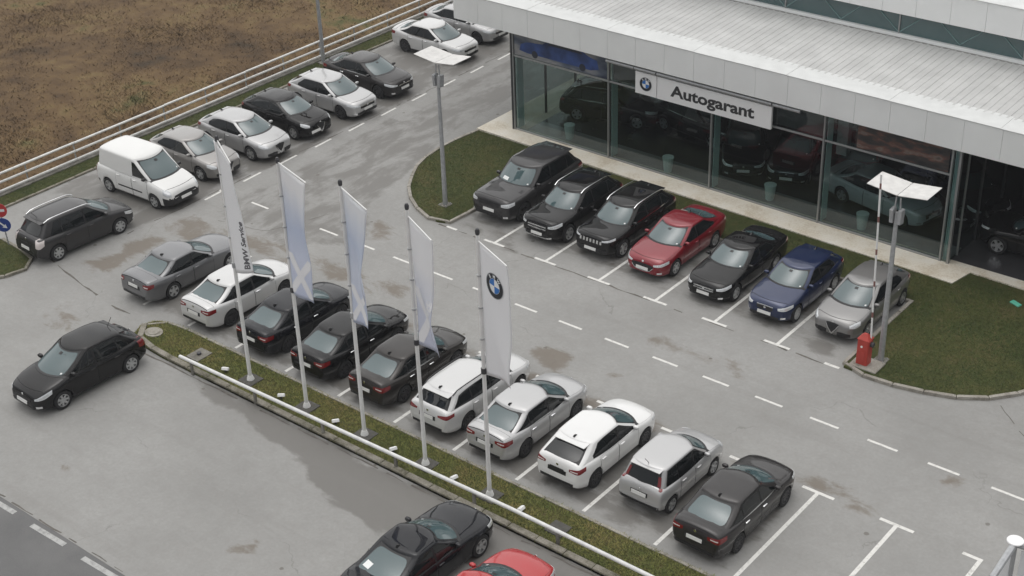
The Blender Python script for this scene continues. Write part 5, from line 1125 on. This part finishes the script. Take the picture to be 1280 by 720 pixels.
on_sign(c, [(p[0] * s2 + p[1] * s2, -p[0] * s2 + p[1] * s2) for p in arrow], .006, 'mwhite', 'white_arrow', o)
b = MB(); b.bbox(-.20, .20, -.10, .10, 0, .05, .02); o = b.build('litter_piece', M['litter']); o.location = (20.45, 7.1, .10); o.rotation_euler = (R(5), R(3), R(-20)); tag(o, 'small green plastic piece lying on the lawn by the barrier', 'litter')

# showroom pots behind the glass
for i, (x, y) in enumerate([(-.87, 9.3), (4.51, 9.02), (9.3, 9.2), (13.45, 9.05)]):
    r = empty('plant_pot', (x, y, .116)); tag(r, 'pale tall pot behind the showroom glass, ' + ('in the end bay under the blue print', 'under the emblem board', 'under the end of the sign', 'behind the mast with the barrier')[i], 'pot', 'pots along the showroom window')
    b = MB(); b.tube([(0, 0, 0), (0, 0, .62), (0, 0, .66)], [.17, .24, .25], 14, caps=True); b.build('pot_shell', M['pot'], r, 40)
    b = MB(); b.tube([(0, 0, .655), (0, 0, .664)], [.25, .21], 14, caps=False); b.build('pot_rim', M['pot'], r)

# ------------------------------------------------------------------ cars
G1, G2, G3 = 'cars parked nose-out in front of the showroom', 'cars parked along the flagpole median', 'cars parked along the pipe fence'
car('boxsuv', 'graphite', 1.30, 3.68, -90, 'dark grey boxy off-roader with paper in its windscreen, beside the curved lawn', G1, 'suv', 1.04)
car('suv', 'black', 3.88, 3.25, -90, 'black off-roader with silver roof rails and twin-bar grille', G1, 'suv')
car('slotsuv', 'black', 6.28, 3.45, -90, 'black off-roader with silver roof rails and seven-slot grille', G1, 'suv')
car('fastsedan', 'red', 8.70, 3.35, -90, 'dark red sedan parked between two black cars by the showroom', G1)
car('starsedan', 'black', 11.45, 3.22, -90, 'black sedan with chrome window line between the red and blue cars', G1, 'car', .97)
car('longhatch', 'blue', 13.92, 3.10, -90, 'deep blue hatchback parked by the showroom', G1)
car('giulia', 'grey', 16.35, 3.45, -90, 'mid grey hatchback with shield grille beside the red barrier cabinet', G1)
car('exec', 'bluegrey', -5.2, -8.95, 90, 'mid grey sedan at the open end of the median row', G2, 'car', .97)
car('sedan', 'pearl', -1.98, -9.0, 90, 'white sedan behind the lettered flagpole', G2, 'car', .97)
car('sedan', 'black2', .95, -9.0, 90, 'black sedan beside the white sedan in the median row', G2, 'car', .97)
car('sedan', 'black', 3.65, -9.0, 90, 'black sedan between another black sedan and the brown-grey one', G2, 'car', .97)
car('sedan', 'brown', 6.25, -8.9, 90, 'dark brown-grey sedan beside the white estate car', G2, 'car', .97)
car('wagon', 'pearl', 8.90, -8.82, 90, 'white estate car with black roof rails behind the crossed flag', G2, 'car', .97)
car('sedan', 'silver2', 11.25, -8.85, 90, 'silver sedan behind the emblem flagpole', G2, 'car', .97)
car('hatch', 'white', 13.85, -8.72, 90, 'bright white hatchback with dark number plate in the median row', G2, 'car', .97)
car('mini', 'silver2', 16.38, -8.5, 90, 'small tall silver hatchback with upright red tail lights', G2, 'car', .97)
car('sedan', 'dgrey', 18.76, -8.82, 90, 'dark grey sedan at the end of the median row next to empty bays', G2, 'car', .97)
car('van', 'vanwhite', -12.1, -5.0, 2, 'white panel van with black bumper by the fence', G3, 'van', 1.03, None, 'delivery_van')
car('compact', 'warmsilver', -12.5, -2.15, 1, 'warm grey hatchback between the white van and a silver hatchback', G3, 'car', 1.02)
car('giulia', 'silver', -12.25, .50, 1, 'silver hatchback with shield grille parked by the fence', G3, 'car', 1.03)
car('compact', 'black', -12.35, 3.15, 1, 'black hatchback with dark bonnet between two silver cars by the fence', G3, 'car', 1.03)
car('hatch', 'silver2', -12.25, 6.0, 1, 'silver hatchback between the black hatchback and the dark grey sedan', G3, 'car', 1.02)
car('sedan', 'dgrey', -12.6, 8.8, 1, 'dark grey sedan beside the empty bay along the fence', G3, 'car', 1.02)
car('sedan', 'pearl', -13.0, 14.1, 1, 'pearl white sedan behind the lawn corner mast reflector', G3, 'car', 1.02)
car('sedan', 'silver', -13.35, 16.95, 1, 'silver sedan partly hidden by the showroom fascia', G3, 'car', 1.02)
car('mpv', 'graphite', -11.08, -9.45, 87, 'dark grey people carrier with silver roof rails by the sign post', None, 'car', 1.03)
car('oldhatch', 'black', -2.52, -15.72, -91, 'black hatchback standing alone in the lot', None, 'car', 1.05)
c = car('coupesedan', 'black2', 13.08, -16.05, 90, 'black sedan with paper in its rear window at the lower edge', None)
car('fastsedan', 'brightred', 15.75, -16.5, 90, 'bright red car cut off by the lower edge', None)
GZ[0] = .116
G4 = 'cars inside the showroom'
car('suv', 'black', -.6, 12.2, 15, 'black off-roader inside the showroom end bay under the blue print', G4, 'suv')
car('slotsuv', 'black2', 3.6, 13.0, -10, 'black off-roader inside the showroom behind the emblem board', G4, 'suv')
car('exec', 'black', 6.4, 12.0, -60, 'black sedan inside the showroom below the sign lettering', G4)
car('longhatch', 'black', 8.6, 12.4, -70, 'black hatchback inside the showroom below the end of the sign', G4)
car('fastsedan', 'red', 11.0, 13.6, -70, 'dark red car inside the showroom', G4)
car('exec', 'paleblue', 13.2, 11.2, -12, 'pale blue-grey car seen side-on inside the showroom', G4)
car('starsedan', 'black', 15.6, 13.6, -40, 'black sedan inside the showroom beside the glazed end corner', G4)
car('slotsuv', 'black', 19.9, 11.0, 180, 'black off-roader under the porch past the showroom corner', None, 'suv')
GZ[0] = 0
for t in TEMPLATE.values():
    for ch in list(t.children_recursive): bpy.data.objects.remove(ch)
    bpy.data.objects.remove(t)
for o in bpy.data.objects:
    if 'painted' in o: del o['painted']

# ------------------------------------------------------------------ grass
def in_poly(x, y, pl):
    ins = np.zeros(len(x), bool)
    for i in range(len(pl)):
        (a, b_), (c, d) = pl[i], pl[(i + 1) % len(pl)]
        ins ^= ((b_ > y) != (d > y)) & (x < (c - a) * (y - b_) / ((d - b_) or 1e-9) + a)
    return ins
def blades(name, x, y, z, h, w, mat, label):
    n = len(x); a = rng.uniform(0, 2 * np.pi, n); lean = rng.uniform(.5, 1.6, n) * h; la = rng.uniform(0, 2 * np.pi, n)
    dx, dy = np.cos(a) * w, np.sin(a) * w
    V = np.empty((n, 3, 3)); V[:, 0] = np.column_stack([x - dx, y - dy, z]); V[:, 1] = np.column_stack([x + dx, y + dy, z]); V[:, 2] = np.column_stack([x + np.cos(la) * lean, y + np.sin(la) * lean, z + h])
    me = bpy.data.meshes.new(name); me.vertices.add(3 * n); me.vertices.foreach_set('co', V.ravel()); me.loops.add(3 * n); me.loops.foreach_set('vertex_index', np.arange(3 * n, dtype=np.int32))
    me.polygons.add(n); me.polygons.foreach_set('loop_start', np.arange(0, 3 * n, 3, dtype=np.int32)); me.update(calc_edges=True); me.materials.append(mat)
    return tag(link(bpy.data.objects.new(name, me)), label, 'grass', None, 'stuff')
def blade_mat(name, stops, scale):
    m = ramp_mat(name, stops, scale, 6, .8, scale * 9); n, l = m.node_tree.nodes, m.node_tree.links; b = n['Principled BSDF']
    g = n.new('ShaderNodeNewGeometry'); hs_ = n.new('ShaderNodeHueSaturation'); mr = n.new('ShaderNodeMapRange'); mr.inputs[3].default_value = .90; mr.inputs[4].default_value = 1.12
    l.new(g.outputs['Random Per Island'], mr.inputs[0]); l.new(mr.outputs[0], hs_.inputs['Value'])
    vm = n.new('ShaderNodeMix'); vm.data_type = 'VECTOR'; vm.inputs['Factor'].default_value = .75; l.new(g.outputs['Normal'], vm.inputs['A']); vm.inputs['B'].default_value = (0, 0, 1); l.new(vm.outputs['Result'], b.inputs['Normal'])
    src = b.inputs['Base Color'].links[0].from_socket; l.new(src, hs_.inputs['Color']); l.new(hs_.outputs[0], b.inputs['Base Color']); return m
GB = blade_mat('lawn_blade', [(.30, (.032, .058, .008)), (.48, (.052, .074, .012)), (.62, (.080, .088, .019)), (.78, (.118, .094, .030))], .55)
MBL = blade_mat('median_blade', [(.30, (.090, .115, .019)), (.48, (.150, .158, .034)), (.62, (.205, .180, .050)), (.78, (.24, .175, .068))], .55)
FB = blade_mat('dry_grass_blade', [(.28, (.060, .040, .020)), (.42, (.112, .068, .030)), (.55, (.168, .106, .046)), (.63, (.20, .138, .060)), (.72, (.100, .098, .030))], .11)
def scatter(pl, dens):
    xs, ys = [p[0] for p in pl], [p[1] for p in pl]; A = (max(xs) - min(xs)) * (max(ys) - min(ys)); n = int(A * dens)
    x = rng.uniform(min(xs), max(xs), n); y = rng.uniform(min(ys), max(ys), n); k = in_poly(x, y, pl); return x[k], y[k]
MEDC = [p for p in MEDIAN if p[0] <= 30]
for pl, z, dens, nm, lb in ((MEDC, .065, 1300, 'median_grass', 'short green and yellowish grass on the flagpole median'), (LAWN, .075, 800, 'lawn_grass', 'short olive grass on the showroom lawn'), (TIP, .065, 700, 'corner_grass', 'short green grass on the corner lawn'), ([(-16.95, -14), (-16.0, -14), (-16.0, 30), (-16.95, 30)], .045, 700, 'verge_grass', 'rough grass on the strip along the fence')):
    x, y = scatter(pl, dens); n = len(x); blades(nm, x, y, np.full(n, z), rng.uniform(.025, .075, n), rng.uniform(.008, .016, n), MBL if nm == 'median_grass' else GB, lb)
n = 190000; x = -17.45 - rng.random(n) ** 1.25 * 45; y = rng.uniform(-22, 50, n)
cl = np.sin(x * .55 + 2 * np.sin(y * .3)) * np.sin(y * .47 + 1.5 * np.sin(x * .21)); k = rng.random(n) < (.45 + .5 * (cl + .3)); x, y = x[k], y[k]; cl = cl[k]
z = -.34 + .12 * np.sin(x * .21 + 1.3) * np.cos(y * .17) + .05 * np.sin(x * .9 + y * .6)
blades('field_grass', x, y, z, rng.uniform(.05, .20, len(x)) * (1 + .8 * np.clip(cl, 0, 1)), rng.uniform(.02, .045, len(x)), FB, 'tall dry brown grass covering the field beyond the fence')

# ------------------------------------------------------------------ thin winter haze
b = MB(); b.box(-1250, 1250, -1250, 1250, -1.5, 29.0); hz = b.build('haze'); tag(hz, kind='stuff')
hm = bpy.data.materials.new('haze_air'); hm.use_nodes = True; hn = hm.node_tree.nodes; hl_ = hm.node_tree.links; hn.remove(hn['Principled BSDF'])
pv = hn.new('ShaderNodeVolumePrincipled'); pv.inputs['Color'].default_value = (.93, .95, 1, 1); pv.inputs['Density'].default_value = .00038; pv.inputs['Anisotropy'].default_value = 0.2
hl_.new(pv.outputs[0], hn['Material Output'].inputs['Volume']); hz.data.materials.append(hm)
